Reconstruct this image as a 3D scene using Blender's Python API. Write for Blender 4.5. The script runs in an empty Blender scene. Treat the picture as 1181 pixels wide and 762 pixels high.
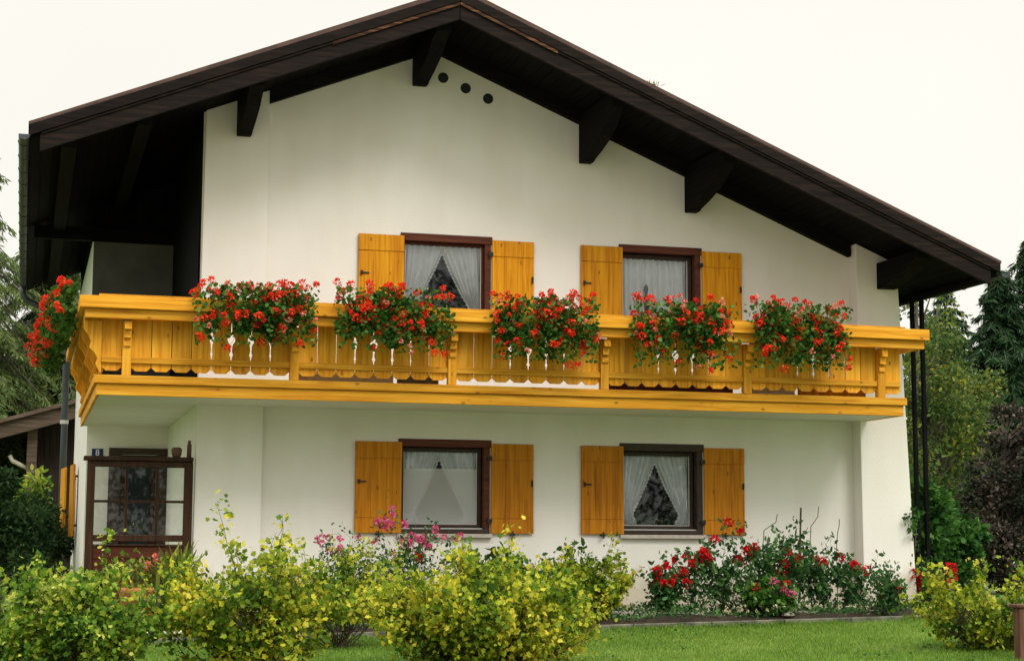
import bpy, math, random
import numpy as np
from mathutils import Vector, Matrix
C = bpy.context.scene
COL = C.collection
Z0 = 1.65                                    # heights below are measured from eye level; the eye is 1.65 m up

# ------------------------------------------------------------------ camera
cam = bpy.data.cameras.new('camera'); co = bpy.data.objects.new('camera', cam); COL.objects.link(co)
F_ = Vector((0.26979433, 0.95491715, 0.12387193)); R_ = Vector((0.96220462, -0.27230522, 0.00348408)); U_ = Vector((-0.03705798, -0.11825016, 0.9922911))
m = Matrix(((R_.x, U_.x, -F_.x, 0), (R_.y, U_.y, -F_.y, 0), (R_.z, U_.z, -F_.z, Z0), (0, 0, 0, 1)))
co.matrix_world = m
cam.sensor_width = 36; cam.lens = 60.53; cam.clip_start = .1; cam.clip_end = 2000
C.camera = co
# ------------------------------------------------------------------ world: overcast
SUN_EL, SUN_AZ = 48, 155                     # azimuth clockwise from +Y
w = bpy.data.worlds.new('World'); C.world = w; w.use_nodes = True
nt = w.node_tree; nt.nodes.clear()
def N(nt, t, **k):
    n = nt.nodes.new(t)
    for a, b in k.items():
        if a.startswith('i_'): n.inputs[a[2:].replace('_', ' ')].default_value = b
        else: setattr(n, a, b)
    return n
sky = N(nt, 'ShaderNodeTexSky', sky_type='NISHITA', sun_disc=False, sun_elevation=math.radians(SUN_EL), sun_rotation=math.radians(SUN_AZ))
hs = N(nt, 'ShaderNodeHueSaturation'); hs.inputs['Saturation'].default_value = .12
nt.links.new(sky.outputs[0], hs.inputs['Color'])
tc = N(nt, 'ShaderNodeTexCoord'); sx = N(nt, 'ShaderNodeSeparateXYZ'); nt.links.new(tc.outputs['Generated'], sx.inputs[0])
mr = N(nt, 'ShaderNodeMapRange'); mr.inputs[1].default_value = 0; mr.inputs[2].default_value = 1; mr.inputs[3].default_value = 0; mr.inputs[4].default_value = 1
nt.links.new(sx.outputs['Z'], mr.inputs[0])
cr = N(nt, 'ShaderNodeValToRGB'); cr.color_ramp.elements[0].position = 0; cr.color_ramp.elements[0].color = (8.1, 7.9, 7.2, 1)
cr.color_ramp.elements[1].position = 1; cr.color_ramp.elements[1].color = (32, 31, 29.5, 1)
e = cr.color_ramp.elements.new(.35); e.color = (8.0, 7.8, 7.1, 1)
nt.links.new(mr.outputs[0], cr.inputs[0])
cn = N(nt, 'ShaderNodeTexNoise'); cn.inputs['Scale'].default_value = 2.2; cn.inputs['Detail'].default_value = 4; nt.links.new(tc.outputs['Generated'], cn.inputs['Vector'])
cm = N(nt, 'ShaderNodeMapRange'); cm.inputs[1].default_value = .3; cm.inputs[2].default_value = .7; cm.inputs[3].default_value = .95; cm.inputs[4].default_value = 1.03; nt.links.new(cn.outputs[0], cm.inputs[0])
cs_ = N(nt, 'ShaderNodeVectorMath', operation='SCALE'); nt.links.new(cr.outputs[0], cs_.inputs[0]); nt.links.new(cm.outputs[0], cs_.inputs['Scale'])
mx = N(nt, 'ShaderNodeMixRGB'); mx.inputs[0].default_value = .93
nt.links.new(hs.outputs[0], mx.inputs[1]); nt.links.new(cs_.outputs[0], mx.inputs[2])
bg = N(nt, 'ShaderNodeBackground'); bg.inputs[1].default_value = .1
nt.links.new(mx.outputs[0], bg.inputs[0]); wo = N(nt, 'ShaderNodeOutputWorld'); nt.links.new(bg.outputs[0], wo.inputs[0])
sl = bpy.data.lights.new('sun', 'SUN'); sl.energy = 1.3; sl.angle = math.radians(22); sl.color = (1, .965, .91)
so = bpy.data.objects.new('sun', sl); COL.objects.link(so)
az, el = math.radians(SUN_AZ), math.radians(SUN_EL)
so.rotation_euler = Vector((math.sin(az)*math.cos(el), math.cos(az)*math.cos(el), math.sin(el))).to_track_quat('Z', 'Y').to_euler()
so.location = (0, -5, 30)
C.view_settings.view_transform = 'Standard'; C.view_settings.look = 'None'; C.view_settings.exposure = 0.37; C.view_settings.gamma = 1

# ------------------------------------------------------------------ materials
def mat(name, rough=.8, spec=.3):
    M = bpy.data.materials.new(name); M.use_nodes = True
    b = M.node_tree.nodes['Principled BSDF']; b.inputs['Roughness'].default_value = rough
    b.inputs['Specular IOR Level'].default_value = spec
    return M, M.node_tree, b
def ramp(nt, stops):
    r = nt.nodes.new('ShaderNodeValToRGB'); e = r.color_ramp.elements
    e[0].position = stops[0][0]; e[0].color = (*stops[0][1], 1)
    e[1].position = stops[-1][0]; e[1].color = (*stops[-1][1], 1)
    for p, c in stops[1:-1]:
        q = e.new(p); q.color = (*c, 1)
    return r
def noise_mat(name, c1, c2, scale=8, rough=.8, bump=.0, bscale=60, spec=.3, stretch=(1, 1, 1), detail=5, bdist=.01):
    M, nt, b = mat(name, rough, spec)
    tc = nt.nodes.new('ShaderNodeTexCoord'); mp = nt.nodes.new('ShaderNodeMapping'); mp.inputs['Scale'].default_value = stretch
    nt.links.new(tc.outputs['Object'], mp.inputs[0])
    n = nt.nodes.new('ShaderNodeTexNoise'); n.inputs['Scale'].default_value = scale; n.inputs['Detail'].default_value = detail
    nt.links.new(mp.outputs[0], n.inputs['Vector'])
    r = ramp(nt, [(.3, c1), (.7, c2)]); nt.links.new(n.outputs[0], r.inputs[0]); nt.links.new(r.outputs[0], b.inputs['Base Color'])
    if bump:
        n2 = nt.nodes.new('ShaderNodeTexNoise'); n2.inputs['Scale'].default_value = bscale; n2.inputs['Detail'].default_value = 4
        nt.links.new(mp.outputs[0], n2.inputs['Vector'])
        bp = nt.nodes.new('ShaderNodeBump'); bp.inputs['Strength'].default_value = bump; bp.inputs['Distance'].default_value = bdist
        nt.links.new(n2.outputs[0], bp.inputs['Height']); nt.links.new(bp.outputs[0], b.inputs['Normal'])
    return M
def wood_mat(name, cols, axis, rough=.6, knots=True, spec=.15):
    M, nt, b = mat(name, rough, spec)
    tc = nt.nodes.new('ShaderNodeTexCoord'); oi = nt.nodes.new('ShaderNodeObjectInfo')
    ad = nt.nodes.new('ShaderNodeVectorMath'); ad.operation = 'ADD'
    ml = nt.nodes.new('ShaderNodeMath'); ml.operation = 'MULTIPLY'; ml.inputs[1].default_value = 37
    nt.links.new(oi.outputs['Random'], ml.inputs[0]); nt.links.new(tc.outputs['Object'], ad.inputs[0]); nt.links.new(ml.outputs[0], ad.inputs[1])
    mp = nt.nodes.new('ShaderNodeMapping'); s = [26, 26, 26]; s[axis] = 1.3; mp.inputs['Scale'].default_value = s
    nt.links.new(ad.outputs[0], mp.inputs[0])
    n = nt.nodes.new('ShaderNodeTexNoise'); n.inputs['Scale'].default_value = 1; n.inputs['Detail'].default_value = 4; n.inputs['Distortion'].default_value = .6
    nt.links.new(mp.outputs[0], n.inputs['Vector'])
    r = ramp(nt, [(.3, cols[0]), (.5, cols[1]), (.72, cols[2])]); nt.links.new(n.outputs[0], r.inputs[0])
    out = r.outputs[0]
    # per piece tone
    mm = nt.nodes.new('ShaderNodeMapRange'); mm.inputs[3].default_value = .80; mm.inputs[4].default_value = 1.12; nt.links.new(oi.outputs['Random'], mm.inputs[0])
    mu = nt.nodes.new('ShaderNodeVectorMath'); mu.operation = 'SCALE'; nt.links.new(out, mu.inputs[0]); nt.links.new(mm.outputs[0], mu.inputs['Scale']); out = mu.outputs[0]
    if knots:
        mk = nt.nodes.new('ShaderNodeMapping'); s = [7, 7, 7]; s[axis] = 3.6; mk.inputs['Scale'].default_value = s
        nt.links.new(ad.outputs[0], mk.inputs[0])
        v = nt.nodes.new('ShaderNodeTexVoronoi'); v.inputs['Scale'].default_value = 1; nt.links.new(mk.outputs[0], v.inputs['Vector'])
        rk = ramp(nt, [(.05, (1, 1, 1)), (.15, (0, 0, 0))]); nt.links.new(v.outputs['Distance'], rk.inputs[0])
        mxx = nt.nodes.new('ShaderNodeMixRGB'); mxx.inputs[2].default_value = (.16, .05, .012, 1)
        m7 = nt.nodes.new('ShaderNodeMath'); m7.operation = 'MULTIPLY'; m7.inputs[1].default_value = .75; nt.links.new(rk.outputs[0], m7.inputs[0])
        nt.links.new(m7.outputs[0], mxx.inputs[0]); nt.links.new(out, mxx.inputs[1]); out = mxx.outputs[0]
    nt.links.new(out, b.inputs['Base Color'])
    bp = nt.nodes.new('ShaderNodeBump'); bp.inputs['Strength'].default_value = .25; bp.inputs['Distance'].default_value = .004
    nt.links.new(n.outputs[0], bp.inputs['Height']); nt.links.new(bp.outputs[0], b.inputs['Normal'])
    return M
def leaf_mat(name, stops, trans=.35, rough=.5, clump=None, cscale=2.0):
    """leaf colour differs from leaf to leaf, with drifts of the second colour through the plant"""
    M, nt, b = mat(name, rough, .10)
    g = nt.nodes.new('ShaderNodeNewGeometry'); n_ = len(stops)
    r = ramp(nt, [(i/(n_-1), c) for i, c in enumerate(stops)])
    tc = nt.nodes.new('ShaderNodeTexCoord'); nz = nt.nodes.new('ShaderNodeTexNoise'); nz.inputs['Scale'].default_value = cscale; nz.inputs['Detail'].default_value = 2
    nt.links.new(tc.outputs['Object'], nz.inputs['Vector'])
    a = nt.nodes.new('ShaderNodeMath'); a.operation = 'MULTIPLY_ADD'; a.inputs[1].default_value = .62; a.inputs[2].default_value = -.14
    nt.links.new(g.outputs['Random Per Island'], a.inputs[0])
    a2 = nt.nodes.new('ShaderNodeMath'); a2.operation = 'ADD'; nt.links.new(a.outputs[0], a2.inputs[0])
    a3 = nt.nodes.new('ShaderNodeMath'); a3.operation = 'MULTIPLY_ADD'; a3.inputs[1].default_value = 1.3; a3.inputs[2].default_value = -.34
    nt.links.new(nz.outputs[0], a3.inputs[0]); nt.links.new(a3.outputs[0], a2.inputs[1])
    nt.links.new(a2.outputs[0], r.inputs[0]); nt.links.new(r.outputs[0], b.inputs['Base Color'])
    t = nt.nodes.new('ShaderNodeBsdfTranslucent'); nt.links.new(r.outputs[0], t.inputs[0])
    ms = nt.nodes.new('ShaderNodeMixShader'); ms.inputs[0].default_value = trans
    nt.links.new(b.outputs[0], ms.inputs[1]); nt.links.new(t.outputs[0], ms.inputs[2])
    nt.links.new(ms.outputs[0], nt.nodes['Material Output'].inputs[0])
    return M
YEL = [(.54, .21, .010), (.72, .325, .018), (.82, .43, .045)]
MT = {}
MT['plaster'] = noise_mat('plaster', (.785, .755, .69), (.85, .825, .765), .7, .92, .3, 55, .08, bdist=.010, detail=8)
_nt = MT['plaster'].node_tree; _b = _nt.nodes['Principled BSDF']; _src = _b.inputs['Base Color'].links[0].from_socket
_tc = _nt.nodes.new('ShaderNodeTexCoord'); _mp = _nt.nodes.new('ShaderNodeMapping'); _mp.inputs['Scale'].default_value = (2.6, 2.6, .5); _nt.links.new(_tc.outputs['Object'], _mp.inputs[0])
_n = _nt.nodes.new('ShaderNodeTexNoise'); _n.inputs['Scale'].default_value = 1; _n.inputs['Detail'].default_value = 6; _nt.links.new(_mp.outputs[0], _n.inputs['Vector'])
_r = ramp(_nt, [(.38, (.90, .885, .85)), (.62, (1, 1, 1))]); _nt.links.new(_n.outputs[0], _r.inputs[0])
_m = _nt.nodes.new('ShaderNodeMixRGB'); _m.blend_type = 'MULTIPLY'; _m.inputs[0].default_value = .38; _nt.links.new(_src, _m.inputs[1]); _nt.links.new(_r.outputs[0], _m.inputs[2])
_sx = _nt.nodes.new('ShaderNodeSeparateXYZ'); _nt.links.new(_tc.outputs['Object'], _sx.inputs[0])          # splashed earth along the foot of the wall
_n2 = _nt.nodes.new('ShaderNodeTexNoise'); _n2.inputs['Scale'].default_value = 6; _n2.inputs['Detail'].default_value = 5; _nt.links.new(_tc.outputs['Object'], _n2.inputs['Vector'])
_a = _nt.nodes.new('ShaderNodeMath'); _a.operation = 'MULTIPLY_ADD'; _a.inputs[1].default_value = -.55; _nt.links.new(_n2.outputs[0], _a.inputs[0]); _nt.links.new(_sx.outputs['Z'], _a.inputs[2])
_r2 = ramp(_nt, [(.0, (.68, .62, .50)), (.28, (1, 1, 1))]); _nt.links.new(_a.outputs[0], _r2.inputs[0])
_m2 = _nt.nodes.new('ShaderNodeMixRGB'); _m2.blend_type = 'MULTIPLY'; _m2.inputs[0].default_value = .8; _nt.links.new(_m.outputs[0], _m2.inputs[1]); _nt.links.new(_r2.outputs[0], _m2.inputs[2]); _nt.links.new(_m2.outputs[0], _b.inputs['Base Color'])
MT['wood_v'] = wood_mat('varnished_pine_upright', YEL, 2)
MT['wood_h'] = wood_mat('varnished_pine_level', YEL, 0)
MT['wood_y'] = wood_mat('varnished_pine_deep', YEL, 1)
MT['shutter'] = wood_mat('shutter_pine', [(.48, .165, .004), (.66, .27, .006), (.76, .36, .012)], 2)
DK = [(.004, .004, .0045), (.007, .0065, .007), (.013, .011, .010)]
MT['dark_h'] = wood_mat('dark_stained_timber', DK, 0, .7, False, .04)
MT['dark_v'] = wood_mat('dark_stained_boards', DK, 2, .7, False, .04)
MT['dark_y'] = wood_mat('dark_stained_planks', DK, 1, .7, False, .04)
MT['barge'] = wood_mat('weathered_bargeboard', [(.006, .0045, .004), (.011, .0075, .006), (.024, .014, .010)], 0, .65, False, .08)
MT['barge_worn'] = wood_mat('worn_bargeboard', [(.02, .010, .007), (.06, .026, .014), (.22, .11, .05)], 0, .65, False, .08)
MT['mahog'] = wood_mat('red_brown_timber', [(.06, .016, .009), (.10, .028, .014), (.14, .042, .022)], 0, .5, False, .15)
MT['screenwood'] = wood_mat('dark_red_brown_timber', [(.024, .011, .006), (.042, .019, .009), (.066, .030, .015)], 2, .5, False, .15)
MT['dkframe'] = noise_mat('dark_brown_frame', (.03, .018, .012), (.05, .03, .02), 10, .5)
MT['metal'] = noise_mat('zinc_gutter', (.025, .032, .038), (.055, .063, .068), 5, .45, .1, 20, .5)
MT['tile'] = noise_mat('roof_tiles', (.05, .03, .022), (.11, .06, .045), 4, .8, .5, 12)
MT['iron'] = noise_mat('black_iron', (.012, .012, .012), (.02, .02, .02), 9, .5)
MT['stone'] = noise_mat('sill_stone', (.42, .38, .32), (.55, .5, .43), 12, .8, .3, 60)
MT['plinth'] = noise_mat('plinth_render', (.30, .28, .22), (.42, .39, .31), 3, .9, .4, 40)
MT['alu'] = noise_mat('pale_metal', (.5, .49, .47), (.6, .59, .57), 5, .35, 0, spec=.6)
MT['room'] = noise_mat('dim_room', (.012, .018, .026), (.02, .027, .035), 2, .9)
MT['kerb'] = noise_mat('kerb_stone', (.045, .055, .03), (.20, .19, .14), 5, .9, .6, 30)
MT['soil'] = noise_mat('garden_soil', (.02, .014, .009), (.055, .038, .024), 7, .95, .8, 25, bdist=.03)
MT['ground'] = noise_mat('meadow_ground', (.045, .085, .012), (.10, .16, .03), 1.3, .95, .6, 30, bdist=.03, detail=8)
MT['greyrender'] = noise_mat('grey_render', (.10, .10, .085), (.15, .145, .125), 3, .9, .3, 40)  # plain darker grey: upper loggia back wall and one kick board
MT['gravel'] = noise_mat('gravel', (.24, .22, .19), (.36, .34, .30), 3, .95, .6, 60)
MT['terra'] = noise_mat('terracotta', (.34, .11, .04), (.46, .17, .07), 8, .8, .2)
MT['blue'] = noise_mat('blue_enamel', (.012, .018, .09), (.016, .025, .12), 3, .3)
MT['white'] = noise_mat('white_enamel', (.7, .7, .7), (.8, .8, .8), 3, .4)
MT['bark'] = noise_mat('twig_bark', (.035, .024, .016), (.09, .065, .045), 20, .9, .5, 50)
MT['trunk'] = noise_mat('tree_bark', (.05, .04, .03), (.13, .11, .09), 6, .9, .6, 20)
MT['greenstem'] = noise_mat('green_stem', (.04, .09, .02), (.09, .15, .04), 20, .7)
MT['shedwood'] = wood_mat('old_shed_boards', [(.012, .009, .008), (.028, .020, .016), (.05, .035, .026)], 2, .8, False, .15)
MT['shedroof'] = wood_mat('old_shed_eave', [(.05, .035, .025), (.10, .07, .05), (.16, .11, .08)], 0, .8, False, .15)
MT['post'] = wood_mat('fence_wood', [(.06, .03, .018), (.11, .055, .035), (.17, .09, .06)], 2, .8, False, .15)
MT['pot'] = noise_mat('planter_brown', (.10, .05, .03), (.14, .08, .05), 6, .7)
MT['ivory'] = noise_mat('pale_stones', (.45, .40, .30), (.65, .6, .5), 5, .9, .5, 30)
# glass
M, nt, b = mat('window_glass'); nt.nodes.remove(b)
tr = nt.nodes.new('ShaderNodeBsdfTransparent'); tr.inputs[0].default_value = (.95, .97, .97, 1)
gl = nt.nodes.new('ShaderNodeBsdfGlossy'); gl.inputs['Roughness'].default_value = .02
fr = nt.nodes.new('ShaderNodeFresnel'); fr.inputs[0].default_value = 1.55
m2 = nt.nodes.new('ShaderNodeMath'); m2.operation = 'MULTIPLY_ADD'; m2.inputs[1].default_value = .9; m2.inputs[2].default_value = .0; nt.links.new(fr.outputs[0], m2.inputs[0])
ms = nt.nodes.new('ShaderNodeMixShader'); nt.links.new(m2.outputs[0], ms.inputs[0]); nt.links.new(tr.outputs[0], ms.inputs[1]); nt.links.new(gl.outputs[0], ms.inputs[2])
nt.links.new(ms.outputs[0], nt.nodes['Material Output'].inputs[0]); MT['glass'] = M
def sheer(name, col, op, tl=.4):
    M, nt, b = mat(name, .9, .1); b.inputs['Base Color'].default_value = (*col, 1)
    t = nt.nodes.new('ShaderNodeBsdfTranslucent'); t.inputs[0].default_value = (*col, 1)
    a = nt.nodes.new('ShaderNodeMixShader'); a.inputs[0].default_value = tl; nt.links.new(b.outputs[0], a.inputs[1]); nt.links.new(t.outputs[0], a.inputs[2])
    tr = nt.nodes.new('ShaderNodeBsdfTransparent'); c = nt.nodes.new('ShaderNodeMixShader'); c.inputs[0].default_value = op
    nt.links.new(tr.outputs[0], c.inputs[1]); nt.links.new(a.outputs[0], c.inputs[2]); nt.links.new(c.outputs[0], nt.nodes['Material Output'].inputs[0])
    return M
MT['net'] = sheer('net_curtain', (.95, .955, .96), .93, .1)
MT['lace'] = sheer('lace_edge', (.88, .88, .88), .92, .2)
MT['screen'] = sheer('fly_screen', (.93, .93, .9), .42, .1)  # half-clear pale sheet, stands in for bright sky mirrored in a pane
# foliage
MT['l_cur'] = leaf_mat('currant_leaves_yellow', [(.03, .085, .010), (.10, .19, .016), (.30, .37, .03), (.64, .57, .045), (.76, .62, .11)], .4, cscale=1.6)
MT['l_curg'] = leaf_mat('currant_leaves_green', [(.02, .07, .012), (.07, .16, .018), (.18, .30, .028), (.44, .48, .055), (.64, .60, .18)], .35, cscale=2.2)
MT['l_cure'] = leaf_mat('currant_leaves_edge', [(.02, .07, .010), (.07, .15, .014), (.24, .31, .02), (.50, .50, .04), (.66, .58, .12)], .4, cscale=2.4)
MT['l_ger'] = leaf_mat('geranium_leaves', [(.014, .055, .010), (.036, .11, .016), (.085, .19, .03), (.18, .30, .07)], .3, cscale=6)
MT['l_rose'] = leaf_mat('rose_leaves', [(.014, .052, .016), (.034, .10, .028), (.075, .17, .045), (.16, .27, .08)], .3, cscale=5)
MT['l_iris'] = leaf_mat('strap_leaves', [(.04, .09, .02), (.10, .17, .03), (.22, .26, .04), (.3, .3, .06)], .3, cscale=5)
MT['l_climb'] = leaf_mat('climber_leaves', [(.010, .038, .009), (.028, .09, .016), (.065, .17, .03), (.14, .28, .06)], .35, cscale=2)
MT['l_larch'] = leaf_mat('larch_needles', [(.05, .09, .022), (.11, .16, .045), (.21, .26, .09)], .35, cscale=.8)
MT['l_spr'] = leaf_mat('spruce_needles', [(.010, .028, .010), (.018, .048, .016), (.036, .078, .026)], .15, cscale=.8)
MT['l_birch'] = leaf_mat('birch_leaves', [(.02, .05, .015), (.05, .10, .022), (.12, .17, .035), (.40, .36, .045)], .4, cscale=.7)
MT['l_cop'] = leaf_mat('copper_leaves', [(.010, .020, .010), (.022, .030, .016), (.055, .042, .032), (.28, .20, .18)], .2, cscale=2)
MT['l_hedge'] = leaf_mat('hedge_leaves', [(.008, .028, .010), (.02, .055, .018), (.045, .095, .03), (.10, .16, .05)], .3, cscale=1.5)
MT['l_wood'] = leaf_mat('wood_leaves', [(.014, .035, .014), (.03, .06, .022), (.06, .10, .03), (.10, .15, .045)], .25, cscale=.3)
MT['grass'] = leaf_mat('grass_blades', [(.06, .13, .018), (.13, .24, .03), (.21, .34, .05), (.33, .41, .10)], .4, .6, cscale=.9)
def petal(name, stops, tr=.3): return leaf_mat(name, stops, tr, .6, cscale=9)
MT['p_red'] = petal('scarlet_petals', [(.60, .016, .010), (.86, .045, .014), (.92, .13, .05)])
MT['p_rose'] = petal('red_petals', [(.40, .008, .012), (.62, .014, .018), (.78, .03, .03)])
MT['p_pink'] = petal('pink_petals', [(.55, .04, .16), (.70, .09, .25), (.80, .26, .38)])
MT['p_salmon'] = petal('salmon_petals', [(.70, .10, .06), (.80, .22, .13), (.85, .5, .4)])
MT['p_cream'] = petal('cream_petals', [(.6, .5, .3), (.7, .62, .42), (.8, .76, .62)])

# ------------------------------------------------------------------ mesh helpers (heights relative to eye level)
rng = np.random.default_rng(11)
class MB:
    def __init__(s): s.v = []; s.f = []
    def poly(s, vs, fs):
        o = len(s.v); s.v += [tuple(map(float, q)) for q in vs]; s.f += [[o+i for i in f] for f in fs]; return s
    def box(s, x0, x1, y0, y1, z0, z1):
        return s.poly([(x0,y0,z0),(x1,y0,z0),(x1,y1,z0),(x0,y1,z0),(x0,y0,z1),(x1,y0,z1),(x1,y1,z1),(x0,y1,z1)],
                      [(0,3,2,1),(4,5,6,7),(0,1,5,4),(1,2,6,5),(2,3,7,6),(3,0,4,7)])
    def prism(s, pts, axis, a, b):
        """pts: outline in the two other axes (order x,y,z without axis), extruded a..b along axis"""
        n = len(pts); vs = []
        for t in (a, b):
            for p in pts:
                q = list(p); q.insert(axis, t); vs.append(q)
        area = sum(pts[i][0]*pts[(i+1) % n][1]-pts[(i+1) % n][0]*pts[i][1] for i in range(n))
        fs = [list(range(n)), [n+i for i in range(n)][::-1]] + [(i, n+i, n+(i+1) % n, (i+1) % n) for i in range(n)]
        if (area > 0) != (axis == 1): fs = [f[::-1] for f in fs]
        return s.poly(vs, fs)
    def tube(s, pts, r, n=6, caps=True):
        pts = [Vector(p) for p in pts]; r = r if isinstance(r, (list, tuple, np.ndarray)) else [r]*len(pts)
        o = len(s.v); up = None
        for i, p in enumerate(pts):
            d = (pts[min(i+1, len(pts)-1)]-pts[max(i-1, 0)])
            d = d.normalized() if d.length > 1e-9 else Vector((0, 0, 1))
            if up is None: up = Vector((1, 0, 0)) if abs(d.x) < .9 else Vector((0, 1, 0))
            a = (up-d*up.dot(d)).normalized(); bb = d.cross(a); up = a
            for k in range(n):
                t = 2*math.pi*k/n; q = p+(a*math.cos(t)+bb*math.sin(t))*float(r[i]); s.v.append((q.x, q.y, q.z))
        for i in range(len(pts)-1):
            for k in range(n): s.f.append([o+i*n+k, o+i*n+(k+1) % n, o+(i+1)*n+(k+1) % n, o+(i+1)*n+k])
        if caps: s.f.append([o+k for k in range(n)][::-1]); s.f.append([o+(len(pts)-1)*n+k for k in range(n)])
        return s
    def lathe(s, cx, cy, prof, n=16):
        o = len(s.v)
        for (r, z) in prof:
            for k in range(n):
                t = 2*math.pi*k/n; s.v.append((cx+r*math.cos(t), cy+r*math.sin(t), z))
        for i in range(len(prof)-1):
            for k in range(n): s.f.append([o+i*n+k, o+i*n+(k+1) % n, o+(i+1)*n+(k+1) % n, o+(i+1)*n+k])
        s.f.append([o+k for k in range(n)][::-1]); s.f.append([o+(len(prof)-1)*n+k for k in range(n)])
        return s
    def build(s, name, material, parent=None, bevel=0, smooth=False, **tags):
        off = Vector((0, 0, -Z0)); q = parent
        while q is not None: off = off+q.location; q = q.parent
        me = bpy.data.meshes.new(name); me.from_pydata([(x-off.x, y-off.y, z-off.z) for x, y, z in s.v], [], s.f)
        me.materials.append(MT[material] if isinstance(material, str) else material)
        if smooth: me.polygons.foreach_set('use_smooth', [True]*len(me.polygons))
        me.update(); o = bpy.data.objects.new(name, me); COL.objects.link(o); o.parent = parent
        if bevel:
            bm = o.modifiers.new('edge', 'BEVEL'); bm.width = bevel; bm.segments = 2; bm.limit_method = 'ANGLE'
        for k, v in tags.items(): o[k] = v
        return o
def thing(name, label, cat, loc=(0, 0, 0), group=None):
    """loc given with height from eye level"""
    o = bpy.data.objects.new(name, None); COL.objects.link(o); o.empty_display_size = .2
    o.location = (loc[0], loc[1], loc[2]+Z0); o['label'] = label; o['category'] = cat
    if group: o['group'] = group
    return o
def np_mesh(name, V, polys, n, material, parent=None, **tags):
    """V world coords (height from eye level), polys (K,n) index array"""
    off = np.array([0., 0., -Z0]); q = parent
    while q is not None: off = off+np.array(q.location); q = q.parent
    V = np.asarray(V, np.float32)-off.astype(np.float32)
    me = bpy.data.meshes.new(name); K = len(polys)
    me.vertices.add(len(V)); me.vertices.foreach_set('co', V.ravel())
    me.loops.add(K*n); me.loops.foreach_set('vertex_index', np.asarray(polys, np.int32).ravel())
    me.polygons.add(K); me.polygons.foreach_set('loop_start', np.arange(K, dtype=np.int32)*n); me.polygons.foreach_set('loop_total', np.full(K, n, np.int32))
    me.materials.append(MT[material]); me.update(calc_edges=True); me.validate()
    o = bpy.data.objects.new(name, me); COL.objects.link(o); o.parent = parent
    for k, v in tags.items(): o[k] = v
    return o
LEAF = {   # vertices (along, across, up), two halves sharing the midrib
 'lobed': ([(0,0,0),(.02,.34,.06),(.30,.30,.05),(.42,.52,.10),(.66,.24,.04),(1,0,-.06),(.02,-.34,.06),(.30,-.30,.05),(.42,-.52,.10),(.66,-.24,.04)], [(0,5,4,3,2,1),(0,6,7,8,9,5)]),
 'oval': ([(0,0,0),(.3,.26,.06),(.7,.22,.03),(1,0,-.08),(.3,-.26,.06),(.7,-.22,.03)], [(0,3,2,1),(0,4,5,3)]),
 'round': ([(0,0,0),(.05,.38,.08),(.5,.52,.12),(.92,.3,.06),(1,0,.0),(.05,-.38,.08),(.5,-.52,.12),(.92,-.3,.06)], [(0,4,3,2,1),(0,5,6,7,4)]),
 'strap': ([(0,.05,0),(0,-.05,0),(.6,.06,.0),(.6,-.06,0),(1,.0,-.16),(1,-.01,-.16)], [(0,1,3,2),(2,3,5,4)]),
 'needle': ([(0,.06,0),(0,-.06,0),(.5,.11,-.05),(.5,-.11,-.05),(1,.02,-.2),(1,-.02,-.2)], [(0,1,3,2),(2,3,5,4)]),
 'petal': ([(0,.12,0),(0,-.12,0),(.8,-.42,.1),(.8,.42,.1)], [(0,1,2,3)]),
}
def norm(a): return a/np.maximum(np.linalg.norm(a, axis=1, keepdims=True), 1e-9)
def leaves(name, P, A, size, shape, material, parent=None, up=.6, **tags):
    P = np.asarray(P, float); A = norm(np.asarray(A, float)); n = len(P)
    size = np.broadcast_to(np.asarray(size, float), (n,))
    nrm = rng.normal(size=(n, 3)); nrm[:, 2] += up*2; nrm -= A*(nrm*A).sum(1, keepdims=True); nrm = norm(nrm)
    S = np.cross(nrm, A); tv, tf = LEAF[shape]; tv = np.array(tv); k = len(tv)
    V = P[:, None]+size[:, None, None]*(tv[None, :, 0, None]*A[:, None]+tv[None, :, 1, None]*S[:, None]+tv[None, :, 2, None]*nrm[:, None])
    tf = np.array(tf); polys = (np.arange(n)[:, None, None]*k+tf[None]).reshape(-1, tf.shape[1])
    return np_mesh(name, V.reshape(-1, 3), polys, tf.shape[1], material, parent, **tags)
def gaps(P, sc, cut):
    """leaves gather in sprays with open places between them"""
    ph = rng.uniform(0, 6.28, (7, 1)); k = rng.normal(size=(7, 3))*sc
    return np.sin(P@k.T+ph.T).sum(1) > cut+rng.normal(size=len(P))*.5
def dirs(n, up=.3):
    d = rng.normal(size=(n, 3)); d[:, 2] += up; return norm(d)
def ground_z(x, y):
    x = np.clip(x, -6, 16); y = np.clip(y, -5, 22)
    return -1.68+.024*y+.019*x

# ------------------------------------------------------------------ ground
xs = np.concatenate([[-900, -300, -80, -20], np.linspace(-8, 18, 27), [30, 80, 300, 900]]); ys = np.concatenate([[-200, -40, -10], np.linspace(-5, 24, 30), [40, 100, 300, 1500]])
g = MB(); vs = [(x, y, float(ground_z(x, y))) for y in ys for x in xs]; nx = len(xs)
g.poly(vs, [(j*nx+i, j*nx+i+1, (j+1)*nx+i+1, (j+1)*nx+i) for j in range(len(ys)-1) for i in range(nx-1)])
g.build('ground', 'ground', kind='structure')
n = 150000                                             # the mown lawn
P = np.stack([rng.uniform(-1.5, 12.5, n), 20.62-(rng.random(n)**1.0)*6.2, np.zeros(n)], 1)
keep = P[:, 0] < 2.0+P[:, 1]*.5; P = P[keep]; n = len(P); P[:, 2] = ground_z(P[:, 0], P[:, 1])-.003
A = rng.normal(size=(n, 3))*.45; A[:, 2] = 1
leaves('grass', P, A, rng.uniform(.03, .062, n), 'strap', 'grass', kind='stuff', label='short mown green lawn in front of the house', category='grass')
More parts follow.
